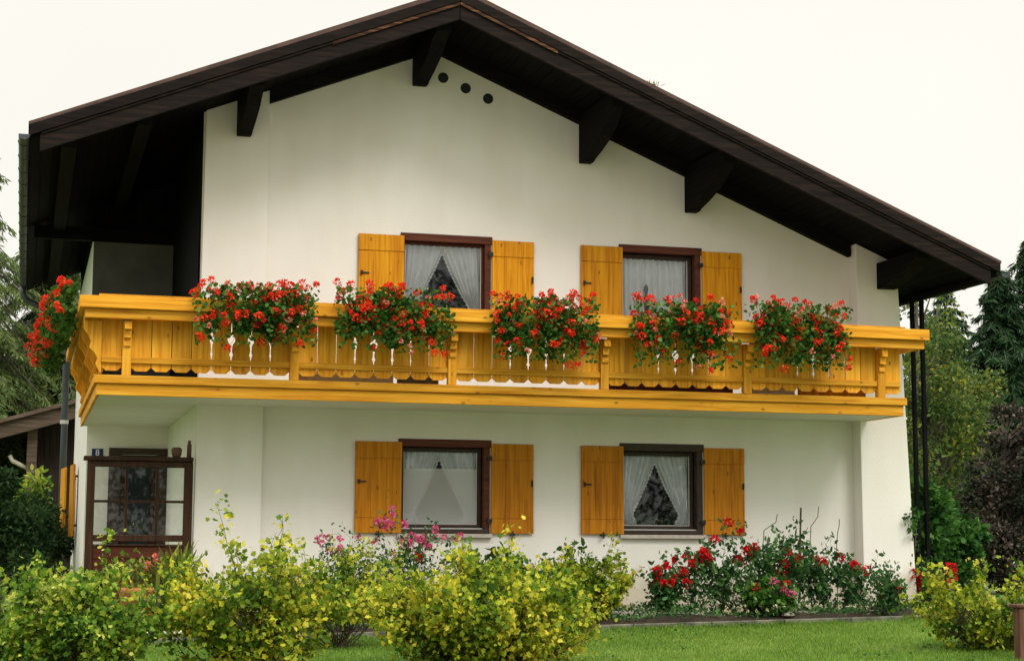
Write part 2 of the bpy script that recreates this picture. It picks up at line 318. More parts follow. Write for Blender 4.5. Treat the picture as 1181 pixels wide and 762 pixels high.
n = 2600; P = np.stack([rng.uniform(0, 12, n), rng.uniform(15, 20.6, n), np.zeros(n)], 1); P = P[gaps(P*[1, 1, 0], 1.3, 1.2)]; P[:, 2] = ground_z(P[:, 0], P[:, 1])+.035
leaves('clover', P, dirs(len(P), .3), rng.uniform(.02, .035, len(P)), 'round', 'l_climb', up=1.5, kind='stuff', label='clover patches in the lawn', category='clover')
n = 6500; P = np.stack([rng.uniform(1, 12.3, n), 20.60+rng.normal(size=n)*.03, np.zeros(n)], 1); P[:, 2] = ground_z(P[:, 0], P[:, 1])-.003; A = rng.normal(size=(n, 3))*.5; A[:, 2] = 1
P = P[gaps(P*[1, 0, 0], 3., -1.2)]; leaves('edge_grass', P, A[:len(P)], rng.uniform(.03, .08, len(P)), 'strap', 'grass', kind='stuff', label='longer uncut grass along the kerb', category='grass')
MB().poly([(-60, -9, float(ground_z(0, -5))+.01), (60, -9, float(ground_z(0, -5))+.35), (60, 12.6, float(ground_z(16, 12.6))+.02), (-60, 12.6, float(ground_z(0, 12.6))+.0)], [(0, 1, 2, 3)]).build('road', 'gravel', kind='structure')  # unseen gravel strip, added to bounce warmer light onto the house
# flower bed behind the kerb
sb = MB(); X = np.linspace(-.5, 12.6, 40); Yb = [20.79, 21.1, 21.6, 22.2, 22.9]
vs = [(x, y, float(ground_z(x, y))+(.0 if j == 0 else .10+.03*math.sin(x*5+j*2))) for j, y in enumerate(Yb) for x in X]
sb.poly(vs, [(j*40+i, j*40+i+1, (j+1)*40+i+1, (j+1)*40+i) for j in range(4) for i in range(39)]); sb.build('flower_bed_soil', 'soil', kind='structure')
kb = thing('stone_kerb', 'low grey stone kerb between lawn and flower bed', 'kerb', (1.4, 20.7, -1.15))
x = 1.2
while x < 12.6:
    L = random.Random(int(x*10)).uniform(.75, 1.1); z = float(ground_z(x, 20.7))
    MB().poly([(x, 20.64, z-.1), (x+L-.015, 20.64, z-.1+.019*L), (x+L-.015, 20.78, z-.1+.019*L), (x, 20.78, z-.1), (x, 20.64, z+.075), (x+L-.015, 20.64, z+.075+.019*L), (x+L-.015, 20.78, z+.07+.019*L), (x, 20.78, z+.068)],
              [(0,3,2,1),(4,5,6,7),(0,1,5,4),(1,2,6,5),(2,3,7,6),(3,0,4,7)]).build('kerb_stone', 'kerb', kb, .012)
    x += L

# ------------------------------------------------------------------ the house
H = thing('chalet', 'white rendered alpine chalet with dark overhanging roof and yellow pine balcony', 'house', (0, 0, -.85))
def top(x): return 7.22-.403*(5.27-x) if x < 5.27 else 7.22-.41*(x-5.27)
T = .21                                                # roof thickness
def wtop(x): return top(x)-T-.012
YF, YL, YB = 22.8, 27.4, 34.0
XL, XP, XR, XW = .92, 2.15, 12.33, .92
# front wall with four openings
wins = [(4.87, 6.13), (8.03, 9.25)]
LOW, UPP = (.158, 1.41), (2.98, 4.23)
fw = MB()
def cell(x0, x1, z0, z1, y0=YF, y1=YF+.32):
    if z1 is None: # up to the roof
        pts = [(x0, z0), (x1, z0), (x1, wtop(x1))]
        if x0 < 5.27 < x1: pts.append((5.27, wtop(5.27)))
        pts.append((x0, wtop(x0))); fw.prism(pts, 1, y0, y1)
    else: fw.box(x0, x1, y0, y1, z0, z1)
edges = [XP, wins[0][0], wins[0][1], wins[1][0], wins[1][1], 12.2]
for i in range(5):
    a, b_ = edges[i], edges[i+1]
    if i in (1, 3):
        cell(a, b_, -1.2, LOW[0]); cell(a, b_, LOW[1], UPP[0]); cell(a, b_, UPP[1], None)
    else: cell(a, b_, -1.2, None)
fw.build('wall', 'plaster', H)
# left pilaster and battered right pilaster
MB().prism([(2.13, -1.2), (3.01, -1.2), (3.01, wtop(3.01)), (2.17, wtop(2.17))], 1, YF-.09, YF+.003).build('pilaster', 'plaster', H, .01)
p = MB()
def bat(z): return 12.44-.036*(z+.9)
zt = wtop(12.26)
vv = [(11.6, 22.52, -.74), (bat(-.74), 22.52, -.74), (bat(zt), 22.56, zt), (11.6, 22.56, wtop(11.6)), (11.6, 23.1, -.74), (bat(-.74), 23.1, -.74), (bat(zt), 23.1, zt), (11.6, 23.1, wtop(11.6))]
p.poly(vv, [(0,1,2,3), (5,4,7,6), (1,5,6,2), (4,0,3,7), (3,2,6,7), (4,5,1,0)]); p.build('pilaster', 'plaster', H, .01)
MB().box(11.585, 12.46, 22.505, 23.1, -1.2, -.742).build('plinth', 'plinth', H, .01)
MB().box(3.02, 11.58, YF-.012, YF+.01, -1.2, -.80).build('plinth', 'plinth', H)
# other outer walls (plaster below, timber above in the loggia)
s = MB(); s.box(XP+.001, XP+.25, YF+.322, YL, -1.2, 2.0); s.build('wall', 'plaster', H)
MB().prism([(YF+.322, 2.0), (YL, 2.0), (YL, wtop(XP)), (YF+.322, wtop(XP))], 0, XP+.002, XP+.25).build('timber_wall', 'dark_v', H)
MB().prism([(YF+.03, 1.99), (YF+.33, 1.99), (YF+.33, wtop(2.13)), (YF+.03, wtop(2.13))], 0, XP-.03, XP-.001).build('corner_board', 'dark_v', H)
# loggia back wall: doorway below
bw = MB(); DX0, DX1, DZ = 1.36, 2.10, 1.38
bw.box(XL, DX0, YL, YL+.3, -1.2, 4.76); bw.box(DX1, XP+.25, YL, YL+.3, -1.2, 2.0); bw.box(DX0, DX1, YL, YL+.3, DZ, 2.0); 
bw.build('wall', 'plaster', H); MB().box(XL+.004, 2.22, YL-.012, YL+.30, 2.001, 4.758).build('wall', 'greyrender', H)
MB().prism([(XL, 4.762), (2.4, 4.762), (2.4, wtop(2.4)), (XL, wtop(XL))], 1, YL+.02, YL+.3).build('timber_wall', 'dark_v', H)
MB().box(XL-.9, 2.3, YL-.14, YL+.02, 4.70, 4.90).build('beam', 'dark_h', H)
MB().prism([(YL+.301, -1.2), (YB, -1.2), (YB, 4.76), (YL+.301, 4.76)], 0, XL, XL+.3).build('wall', 'plaster', H)
MB().box(XL, XL+.3, YL+.301, YB, 4.762, wtop(XL+.0)).build('timber_wall', 'dark_v', H)
MB().prism([(23.1, -1.2), (YB, -1.2), (YB, wtop(12.3)), (23.1, wtop(12.3))], 0, 12.0, 12.28).build('wall', 'plaster', H)
rw = MB(); rw.prism([(XL, -1.2), (12.28, -1.2), (12.28, wtop(12.28)), (5.27, wtop(5.27)), (XL, wtop(XL))], 1, YB, YB+.3); rw.build('wall', 'plaster', H)
# porch door
dr = MB().box(DX0+.08, DX1-.08, YL+.1, YL+.14, -.86, DZ-.08).build('door', 'screenwood', H)
MB().box(DX0+.2, DX1-.2, YL+.085, YL+.1, -.1, DZ-.2).build('pane', 'room', dr)
q = MB(); q.box(DX0-.1, DX0+.08, YL-.05, YL+.16, -.86, DZ); q.box(DX1-.08, DX1+.06, YL-.05, YL+.16, -.86, DZ); q.box(DX0-.1, DX1+.06, YL-.06, YL+.16, DZ+.002, DZ+.1); q.build('door_frame', 'dkframe', H)
MB().box(.9, 12.3, 21.6, YB, -1.25, -.86).build('foundation', 'plinth', H)
# vent holes
for x, z in ((5.43, 6.47), (5.755, 6.345), (6.08, 6.22)):
    v = MB(); pts = [(x+.075*math.cos(t*math.pi/10), z+.075*math.sin(t*math.pi/10)) for t in range(20)]
    v.prism(pts, 1, YF-.006, YF+.02); v.build('vent_hole', 'iron', H)
    r_ = MB(); r_.tube([(x, YF-.012, z), (x, YF+.01, z)], .085, 20); 
# ------------------------------------------------------------------ roof
def slope_prism(x0, x1, dz0, dz1, y0, y1):
    """slab following the roof from x0 to x1, between top+dz0 and top+dz1"""
    return MB().prism([(x0, top(x0)+dz0), (x1, top(x1)+dz0), (x1, top(x1)+dz1), (x0, top(x0)+dz1)], 1, y0, y1)
E0, E1, YR0, YR1 = -.08, 13.13, 21.26, 34.3
for a, b_ in ((E0, 5.268), (5.272, E1)):
    rf = slope_prism(a, b_, -.15, -.03, YR0, YR1).build('roof', 'tile', H)
    # soffit planks, each a strip along the slope
    so_ = MB(); n_ = int(abs(b_-a)/.145)
    for i in range(n_):
        xa_, xb_ = a+(b_-a)*i/n_, a+(b_-a)*(i+1)/n_-.007
        so_.prism([(xa_, top(xa_)-T), (xb_, top(xb_)-T), (xb_, top(xb_)-.152), (xa_, top(xa_)-.152)], 1, YR0+.005, YR1)
    so_.build('soffit', 'dark_y', rf)
# roof tiles peeping over the verge: ragged line of lath and tile ends
MB().prism([(E0-.02, top(E0)-.03), (5.27, 7.22-.03), (E1+.03, top(E1)-.03), (E1+.03, top(E1)+.01), (5.27, 7.26), (E0-.02, top(E0)+.01)], 1, YR0-.06, YR1).build('roof', 'tile', H)
# bargeboards: upper board and lower board set back
def barge(x0, x1, d0, d1, y0, y1, name, m_):
    return slope_prism(x0, x1, d0, d1, y0, y1).build(name, m_, H, .006)
xm = 5.27
for sgn in (0, 1):
    a, b_ = ((E0, xm-.003) if sgn == 0 else (xm+.003, E1))
    a2, b2 = ((E0+.12, xm-.003) if sgn == 0 else (xm+.003, E1-.14))
    barge(a, b_, -.165, -.031, 21.17, 21.235, 'bargeboard', 'barge')
    barge(a2, b2, -.40, -.168, 21.205, 21.25, 'bargeboard', 'barge')
    barge(a2+.02, b2-.02, -.20, -.167, 21.185, 21.203, 'bargeboard_strip', 'barge')
    w0, w1 = ((3.6, xm-.003) if sgn == 0 else (xm+.003, 6.6)); slope_prism(w0, w1, -.212, -.172, 21.178, 21.184).build('worn_strip', 'barge_worn', H)
    barge(a2+.02, b2-.02, -.405, -.375, 21.19, 21.203, 'bargeboard_strip', 'barge')
# barge rafter right behind, and a rafter on the wall between the pilasters
for a, b_ in ((.1, 5.268), (5.272, 12.9)): slope_prism(a, b_, -.36, -T-.002, 21.26, 21.36).build('rafter', 'dark_h', H)
for a, b_ in ((3.02, 5.26), (5.275, 11.58)): slope_prism(a, b_, -.40, -T-.002, YF-.12, YF-.002).build('rafter', 'dark_h', H)
for yy in np.arange(24.2, 34.2, 1.1):
    slope_prism(12.35, 13.05, -.36, -T-.002, yy, yy+.1).build('rafter', 'dark_h', H)
# purlins with shaped ends
for x, zb, wd in ((2.67, 5.42, .19), (5.09, 6.32, .20), (7.51, 5.38, .18), (9.11, 4.76, .18), (12.06, 3.74, .28)):
    zt = top(x)-T-.02 if x < 12 else top(x+.2)-T-.02
    yw = YF if 3 < x < 11 else (YF-.09 if x < 3 else 22.54)
    pr = [(yw+.01, zt), (yw+.01, zb), (yw-.14, zb), (yw-.22, zb+.03), (yw-.50, zb+.08), (yw-.95, zb+.19), (yw-1.15, zb+.29), (21.36, max(zb+.36, zt-.22)), (21.34, zt-.08), (21.34, zt)]
    MB().prism(pr, 0, x-wd/2, x+wd/2).build('purlin', 'dark_y', H, .008)
MB().box(.30, .48, 21.4, YB, top(.39)-T-.22, top(.39)-T-.04).build('purlin', 'dark_y', H)
MB().box(1.2, 1.38, 21.4, YL, top(1.29)-T-.24, top(1.29)-T-.045).build('purlin', 'dark_y', H)
MB().box(12.95, 13.06, 21.4, YR1, top(13.05)-T-.10, top(13.05)-T-.025).build('eave_board', 'dark_y', H)
# gutters and downpipe
def gutter(cx, cz, y0, y1):
    g_ = MB(); n_ = 9; r = .068
    for y in (y0, y1):
        for rr in (r, r-.008):
            for k in range(n_): t = math.pi+math.pi*k/(n_-1); g_.v.append((cx+rr*math.cos(t), y, cz+rr*math.sin(t)))
    for k in range(n_-1):
        g_.f += [[k, k+1, 2*n_+k+1, 2*n_+k][::-1], [n_+k, n_+k+1, 3*n_+k+1, 3*n_+k]]
        g_.f += [[k, n_+k, n_+k+1, k+1], [2*n_+k, 2*n_+k+1, 3*n_+k+1, 3*n_+k]]
    g_.f += [[0, 2*n_, 3*n_, n_], [n_-1, 2*n_-1, 4*n_-1, 3*n_-1]]
    g_.prism([(cx+r*math.cos(math.pi+math.pi*k/12), cz+r*math.sin(math.pi+math.pi*k/12)) for k in range(13)], 1, y0-.008, y0-.001)
    o = g_.build('gutter', 'metal', H)
    for y in np.arange(y0+.35, y1, .8):
        b_ = MB(); b_.tube([(cx+(r+.006)*math.cos(math.pi+math.pi*k/8), y, cz+(r+.006)*math.sin(math.pi+math.pi*k/8)) for k in range(9)], .005, 5); b_.build('gutter_bracket', 'metal', o)
gutter(-.145, 4.90, 21.15, 34.25); gutter(13.21, 3.83, 21.18, 34.25)
MB().tube([(-.14, 33.7, 4.86), (-.14, 33.7, 4.72), (-.08, 33.7, 4.60), (.45, 33.72, 4.36), (.66, 33.75, 4.22), (.70, 33.75, 4.0), (.71, 33.75, 2.0), (.70, 33.75, -.9)], .062, 12).build('downpipe', 'metal', H, smooth=True)
MB().tube([(.705, 33.75, 2.26), (.705, 33.75, 2.33)], .078, 12).build('pipe_clamp', 'alu', H)
MB().tube([(12.62, 23.3, 3.2), (12.62, 23.3, -.9)], .05, 10).build('downpipe', 'stone', H, smooth=True, label='pale beige rainwater pipe beside the right pilaster')
# timber posts carrying the right eave
for x, y in ((12.70, 23.6), (12.90, 23.3), (13.06, 23.3)):
    MB().box(x-.029, x+.029, y-.03, y+.03, -1.0, top(min(x, 13.1))-T-.03).build('eave_post', 'dark_v', H, .006)

# ------------------------------------------------------------------ windows and shutters
def window(x0, x1, z0, z1, casing, t=.055, sash='dkframe', rec=.13):
    y = YF-.012
    wq = MB()
    cw = .085
    wq.box(x0-.0, x0+.03, y, YF+.1, z0, z1-cw); wq.box(x1-cw, x1+.0, y, YF+.1, z0, z1-cw); wq.box(x0-.02, x1+.02, y-.012, YF+.1, z1-cw+.001, z1+.02)
    wo_ = wq.build('window', casing, H, .004)
    fr = MB(); yi = YF+rec
    a, b_, c, d = x0+.031, x1-cw-.001, z0+.07, z1-cw-.005
    fr.box(a, a+t, yi, yi+.06, c, d); fr.box(b_-t, b_, yi, yi+.06, c, d); fr.box(a+t, b_-t, yi, yi+.06, d-t, d); fr.box(a+t, b_-t, yi, yi+.06, c, c+t)
    fr.build('sash', sash, wo_, .004)
    ed = MB(); a2, b2, c2, d2 = a+t, b_-t, c+t, d-t; e = .012
    ed.box(a2, a2+e, yi+.018, yi+.028, c2, d2); ed.box(b2-e, b2, yi+.018, yi+.028, c2, d2); ed.box(a2+e, b2-e, yi+.018, yi+.028, c2, c2+e); ed.build('glazing_bead', 'alu', wo_)
    MB().box(a2, b2, yi+.03, yi+.036, c2, d2).build('pane', 'glass', wo_)
    MB().box(a, b_, YF+.02, yi-.002, z0+.06, z0+.075).build('weather_bar', 'alu', wo_, .004)
    MB().box(x0, x1, y-.008, YF+.1, z0+.001, z0+.055).build('lower_rail', 'dkframe', wo_, .004)
    MB().box(x0-.03, x1+.03, YF-.07, YF+.12, z0-.055, z0-.002).build('sill', 'stone', wo_, .008)
    # the room behind
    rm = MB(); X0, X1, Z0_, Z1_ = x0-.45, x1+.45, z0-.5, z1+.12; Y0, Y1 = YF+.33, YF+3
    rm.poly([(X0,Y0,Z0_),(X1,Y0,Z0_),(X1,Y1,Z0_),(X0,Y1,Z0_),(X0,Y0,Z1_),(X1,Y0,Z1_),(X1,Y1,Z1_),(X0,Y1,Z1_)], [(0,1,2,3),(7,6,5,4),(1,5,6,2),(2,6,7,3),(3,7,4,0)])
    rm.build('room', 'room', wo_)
    return wo_, (a2, b2, c2, d2, yi)
MT['shutter_low'] = wood_mat('shutter_pine_weathered', [(.36, .115, .006), (.52, .19, .008), (.62, .25, .014)], 2)  # darker pine tone for the lower shutters and one kick board
def shutter(x0, x1, z0, z1, hinge_left):
    s_ = MB(); y1 = YF-.02; y0 = y1-.026; n_ = 3; ww = (x1-x0)/n_
    zt_, zb_ = z1-.235, z0+.20
    s_.box(x0, x1, y0+.008, y1, z0, z1)
    inset = .022
    s_.box(x0+.0, x1, y0-.004, y0+.007, z1-.21-.012, z1); s_.box(x0, x1, y0-.004, y0+.007, z0, zb_-.004)
    for i in range(n_): s_.box(x0+i*ww+.002, x0+(i+1)*ww-.002, y0, y0+.007, zb_+.004, zt_)
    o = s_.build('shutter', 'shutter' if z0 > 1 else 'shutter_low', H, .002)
    k = MB(); zl = z0+.56*(z1-z0)
    if hinge_left:   # hangs to the right of its window: hinges on its left edge
        for zh in (z0+.17, z1-.2): k.box(x0-.05, x0+.012, y0-.012, y0+.01, zh-.028, zh+.028)
        k.build('hinge', 'iron', o)
        MB().box(x1-.035, x1-.012, y0-.03, y0-.005, zl-.045, zl+.045).build('latch', 'iron', o, .003)
    else:
        l_ = MB(); l_.box(x0+.05, x0+.15, y0-.02, y0-.005, zl-.008, zl+.008); l_.box(x0+.03, x0+.062, y0-.03, y0-.005, zl-.028, zl+.028); l_.build('latch', 'iron', o, .003)
    h_ = MB(); xc_ = (x0+x1)/2; h_.box(xc_-.03, xc_+.03, y0-.03, y1+.01, z0-.028, z0-.004); h_.box(xc_-.008, xc_+.008, y0-.04, y0-.02, z0-.06, z0+.03); h_.build('shutter_catch', 'iron', o)
    return o
W = []
for (x0, x1), (sa, sb_) in zip(wins, ((4.262, 6.745), (7.435, 9.875))):
    for (z0, z1), cs in ((LOW, 'dkframe'), (UPP, 'mahog')):
        W.append(window(x0, x1, z0, z1, cs if not (x0 < 5 and z0 < 1) else 'mahog', *((.028, 'mahog', .07) if x0 < 5 and z0 > 1 else ())))
        shutter(sa, x0+.025, z0+.005, z1-.028, False); shutter(x1+.012, sb_, z0+.005, z1-.028, True)
# curtains
def curtain(a, b_, z0, z1, y, left, label, full=.62, tie=.30, closed=False):
    """one gathered panel: full width at the top, drawn to the outer side at the tie"""
    nu, nv = 60, 34; ww = b_-a; V = []; LV = []
    for j in range(nv+1):
        t = j/nv; tz = 1-tie*.35
        if closed: frac = .52
        else:
            tt = min(t/.86, 1); frac = .505*(1-tt**1.22)+.13*tt**1.22+(.06*max(0, t-.86)/.14)
        for i in range(nu+1):
            u = i/nu; d = u*frac*ww; x = a+d if left else b_-d
            fold = .036*math.sin(u*38+.6*math.sin(t*5))+.008*math.sin(u*91+t*3)
            V.append((x, y+fold*(.7+.5*t), z1-(z1-z0)*t))
    c = MB(); c.v = V; c.f = [[j*(nu+1)+i, j*(nu+1)+i+1, (j+1)*(nu+1)+i+1, (j+1)*(nu+1)+i] for j in range(nv) for i in range(nu)]
    o = c.build('net_curtain', 'net', None, smooth=True, label=label, category='curtain', group='net curtains behind the windows')
    if not closed:
        l_ = MB(); k = 110
        for q in range(k+1):
            t = q/k; j = t*nv; j0 = min(int(j), nv-1); f = j-j0
            e = Vector(V[j0*(nu+1)+nu]).lerp(Vector(V[(j0+1)*(nu+1)+nu]), f); s_ = 1 if left else -1
            wv = .018+.016*abs(math.sin(q*.55))
            l_.v += [tuple(e+Vector((0, -.012, 0))), (e.x+s_*wv, e.y-.02+.012*math.sin(q*1.1), e.z+.006)]
        l_.f = [[2*q, 2*q+1, 2*q+3, 2*q+2] for q in range(k)]
        l_.build('lace_trim', 'lace', o, smooth=True)
    return o
names = ['lower left window, behind a pale half screen', 'upper left window, with lace edge', 'lower right window, swept to the tie', 'upper right window, drawn almost closed']
for i, (wo_, (a2, b2, c2, d2, yi)) in enumerate(W):
    cl = i == 3
    for left in (True, False):
        curtain(a2, b2, c2+.02, d2, yi+.085 if left or not cl else yi+.10, left, ('left' if left else 'right')+' white net curtain of the '+names[i], closed=cl)
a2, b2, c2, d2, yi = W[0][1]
MB().poly([(a2+.004, yi+.014, c2+.01), (b2-.004, yi+.014, c2+.01), (b2-.004, yi+.014, c2+.77*(d2-c2)), (a2+.004, yi+.014, c2+.77*(d2-c2))], [(0, 1, 2, 3)]).build('fly_screen', 'screen', W[0][0])  # painted sky reflection: pale sheet over the lower left pane
a2, b2, c2, d2, yi = W[2][1]
t_ = thing('table_decoration', 'dark leafy decoration lying on the inner sill of the lower right window', 'decoration', ((a2+b2)/2, yi+.08, c2)); ps = rng.normal(size=(140, 3))*[.16, .012, .02]+[(a2+b2)/2-.02, yi+.08, c2+.05]
leaves('leaf_spray', ps, rng.normal(size=(140, 3)), .05, 'oval', 'l_rose', t_)
a2, b2, c2, d2, yi = W[3][1]
MB().lathe(a2+.38, yi+.07, [(.045, c2+.01), (.05, c2+.2), (.035, c2+.4), (.02, c2+.48), (.032, c2+.53), (.03, c2+.58), (.005, c2+.62)], 14).build('figurine', 'iron', smooth=True, label='slim dark figurine standing inside the upper right window', category='figurine')
# side shutters on the left flank
for y0, y1, xa_, xb_ in ((30.9, 31.6, .83, .79), (32.3, 33.0, .72, .66)):
    s_ = MB(); s_.poly([(xa_, y0, .13), (xa_+.035, y0, .13), (xb_+.035, y1, .13), (xb_, y1, .13), (xa_, y0, 1.38), (xa_+.035, y0, 1.38), (xb_+.035, y1, 1.38), (xb_, y1, 1.38)],
        [(0,3,2,1),(4,5,6,7),(0,1,5,4),(1,2,6,5),(2,3,7,6),(3,0,4,7)])
    o = s_.build('shutter', 'shutter', H, .004)
    q_ = MB(); q_.box(xa_+.036, XL-.001, y0+.01, y0+.03, .3, .34); q_.box(xa_+.036, XL-.001, y0+.01, y0+.03, 1.15, 1.19); q_.build('hinge', 'iron', o)
# house number plate
pl = MB().box(1.0, 1.17, YL-.02, YL-.003, 1.335, 1.465).build('number_plate', 'blue', H, .004)
fc = bpy.data.curves.new('digit', 'FONT'); fc.body = '8'; fc.size = .13; fc.extrude = .001; fc.align_x = 'CENTER'; fc.align_y = 'CENTER'
fc.materials.append(MT['white']); ft = bpy.data.objects.new('digit_curve', fc); COL.objects.link(ft)
bpy.context.view_layer.update(); dm = bpy.data.meshes.new_from_object(ft); bpy.data.objects.remove(ft)
fo = bpy.data.objects.new('digit', dm); COL.objects.link(fo); fo.parent = pl; fo.rotation_euler = (math.pi/2, 0, 0)
fo.location = Vector((1.085, YL-.024, 1.40+Z0))-H.location

# ------------------------------------------------------------------ porch windscreen
Sx0, Sx1, Sy = .78, 2.115, YF-.13
PS = MB(); PS.box(Sx0, Sx0+.10, Sy, Sy+.1, -.9, 1.06); PS.box(Sx1-.11, Sx1, Sy, Sy+.1, -.9, 1.06); PS.box(Sx0+.1, Sx1-.11, Sy, Sy+.1, .985, 1.06); PS.box(Sx0+.1, Sx1-.11, Sy, Sy+.1, .035, .12)
SC = PS.build('porch_screen', 'screenwood', H, .008)
MB().box(Sx0-.05, Sx1+.0, Sy-.04, Sy+.12, 1.062, 1.12).build('top_rail', 'screenwood', SC, .01)
mu_ = MB(); mu_.box(1.262, 1.295, Sy+.02, Sy+.08, .121, .984); mu_.box(1.645, 1.682, Sy+.02, Sy+.08, .121, .984)
for a, b_ in ((Sx0+.101, 1.261), (1.296, 1.644), (1.683, Sx1-.111)): mu_.box(a, b_, Sy+.02, Sy+.08, .53, .562)
mu_.build('glazing_bar', 'screenwood', SC, .004)
for a, b_ in ((Sx0+.1, 1.262), (1.295, 1.645), (1.682, Sx1-.11)):
    for c, d in ((.121, .53), (.562, .984)): MB().box(a, b_, Sy+.05, Sy+.056, c, d).build('pane', 'glass', SC)
pn = MB(); pn.box(Sx0+.1, Sx1-.11, Sy+.035, Sy+.07, -.9, -.02)
for z in (-.78, -.58, -.38, -.18): pn.box(Sx0+.101, Sx1-.111, Sy+.022, Sy+.034, z, z+.15)
pn.build('lower_panel', 'mahog', SC, .004)
MB().box(Sx0+.1, Sx1-.11, Sy-.01, Sy+.1, -.019, .0).build('middle_rail', 'screenwood', SC, .004)
MB().lathe(1.90, Sy+.05, [(.05, 1.121), (.065, 1.17), (.07, 1.22), (.05, 1.25)], 14).build('clay_pot', 'pot', smooth=True, label='small brown clay pot on top rail of porch screen', category='pot')
MB().lathe(2.06, Sy+.04, [(.03, 1.121), (.03, 1.28), (.02, 1.30), (.02, 1.34)], 12).build('candle_jar', 'pot', smooth=True, label='slim brown jar on porch screen next to the wall', category='jar')

# ------------------------------------------------------------------ balcony
B = H
bx0, bx1, by = .81, 11.72, 21.43
sb_ = MB(); sb_.prism([(bx0+.04, by+.04), (bx1-.04, by+.04), (bx1-.04, YF-.0), (XP, YF-.0), (XP, YL), (bx0+.04, YL)], 2, 1.81, 2.0)
BAL = sb_.build('balcony', 'plaster', H)
def bp_(name, mb, m_, bev=.006): return mb.build(name, m_, BAL, bev)
# edge beams (two boards) front, left, right
bp_('edge_beam', MB().box(bx0+.005, bx1-.02, by+.005, by+.039, 1.80, 1.94), 'wood_h'); bp_('edge_beam', MB().box(bx0-.03, bx1+.02, by-.03, by+.03, 1.943, 2.045), 'wood_h')
bp_('edge_beam', MB().box(bx0+.005, bx0+.039, by+.04, YL, 1.80, 1.94), 'wood_y'); bp_('edge_beam', MB().box(bx0-.03, bx0+.03, by+.031, YL, 1.943, 2.045), 'wood_y')
bp_('edge_beam', MB().box(bx1-.039, bx1-.005, by+.04, 22.52, 1.80, 1.94), 'wood_y'); bp_('edge_beam', MB().box(bx1-.03, bx1+.02, by+.031, 22.52, 1.943, 2.045), 'wood_y')
# middle rails
bp_('middle_rail', MB().box(bx0+.05, bx1-.05, by+.02, by+.055, 2.20, 2.275), 'wood_h'); bp_('middle_rail', MB().box(bx0+.02, bx0+.055, by+.06, YL, 2.20, 2.275), 'wood_y')
# front posts / consoles
posts = [1.16, 3.22, 5.26, 7.33, 9.37, 11.37]
for x in posts:
    o = bp_('post', MB().box(x-.055, x+.055, by-.005, by+.10, 2.047, 2.718), 'wood_v')
    k = MB(); k.box(x-.045, x+.045, by-.12, by-.006, 2.60, 2.70); k.box(x-.045, x+.045, by-.06, by-.006, 2.50, 2.598); k.box(x-.045, x+.045, by-.03, by-.006, 2.40, 2.46); bp_('console', k, 'wood_y')
# balusters with sawn profile edges
def board_profile(wd, cl, cr_):
    """outline (u, z) of one board, cut amount on its left and right edge"""
    h = wd/2; zb, zt = 2.105, 2.74
    def side(s, c):
        base = h-.0045
        pts = [(zb+.045, base), (2.235, base)]
        if c > 0:
            pts += [(2.30, base-.004*c), (2.33, base-.010*c), (2.345, base-.024*c), (2.365, base-.010*c), (2.40, base-.006*c), (2.47, base-.012*c), (2.51, base-.040*c), (2.545, base-.045*c), (2.565, base-.034*c), (2.575, base-.006*c), (2.595, base-.022*c), (2.625, base-.003*c)]
        pts.append((zt, base)); return [(s*b_, z) for z, b_ in pts]
    r_ = side(1, cr_); l_ = side(-1, cl)
    return [(-h+.055, zb)]+[(h-.055, zb)]+r_+l_[::-1]
cuts = [0, 0, 0, .55, 1, .75, .3, 0, 0]
for b0, b1 in zip([bx0+.03]+posts, posts+[bx1-.03]):
    a = b0+(.055 if b0 in posts else .02); c = b1-(.055 if b1 in posts else 0); n_ = max(1, round((c-a)/.24)); ww = (c-a)/n_
    for i in range(n_):
        cc = [0, 0, 0, 0, .55, 1, .8, .4, 0] if b0 == 1.16 else cuts
        cl, cr_ = (cc[i], cc[i+1]) if n_ == 8 else (0, 0)
        bp_('baluster', MB().prism([(a+(i+.5)*ww+u, z) for u, z in board_profile(ww, cl, cr_)], 1, by+.056, by+.08), 'wood_v', 0)
y = by+.14; n_ = 25; ww = (YL-y)/n_
for i in range(n_):
    bp_('baluster', MB().prism([(y+(i+.5)*ww+u, z) for u, z in board_profile(ww, 0, 0)], 0, bx0+.056, bx0+.08), 'wood_v', 0)
for x0, x1, m_ in ((3.32, 4.55, 'stone'), (4.6, 5.15, 'greyrender'), (7.45, 9.28, 'mahog'), (9.5, 10.2, 'stone'), (10.25, 11.28, 'shutter_low')):
    bp_('kick_board', MB().box(x0, x1, by+.30, by+.325, 2.031, 2.20), m_, .004)
# sawn scroll consoles along the left side
sc = [(0, 2.06), (-.03, 2.10), (-.07, 2.18), (-.05, 2.25), (-.09, 2.32), (-.15, 2.38), (-.13, 2.46), (-.17, 2.54), (-.22, 2.60), (-.22, 2.715), (0, 2.715)]
for y in (21.50, 22.45, 23.45, 24.45, 25.45, 26.45, 27.3):
    bp_('console', MB().prism([(bx0+.05+u, z) for u, z in sc], 1, y-.03, y+.03), 'wood_v')
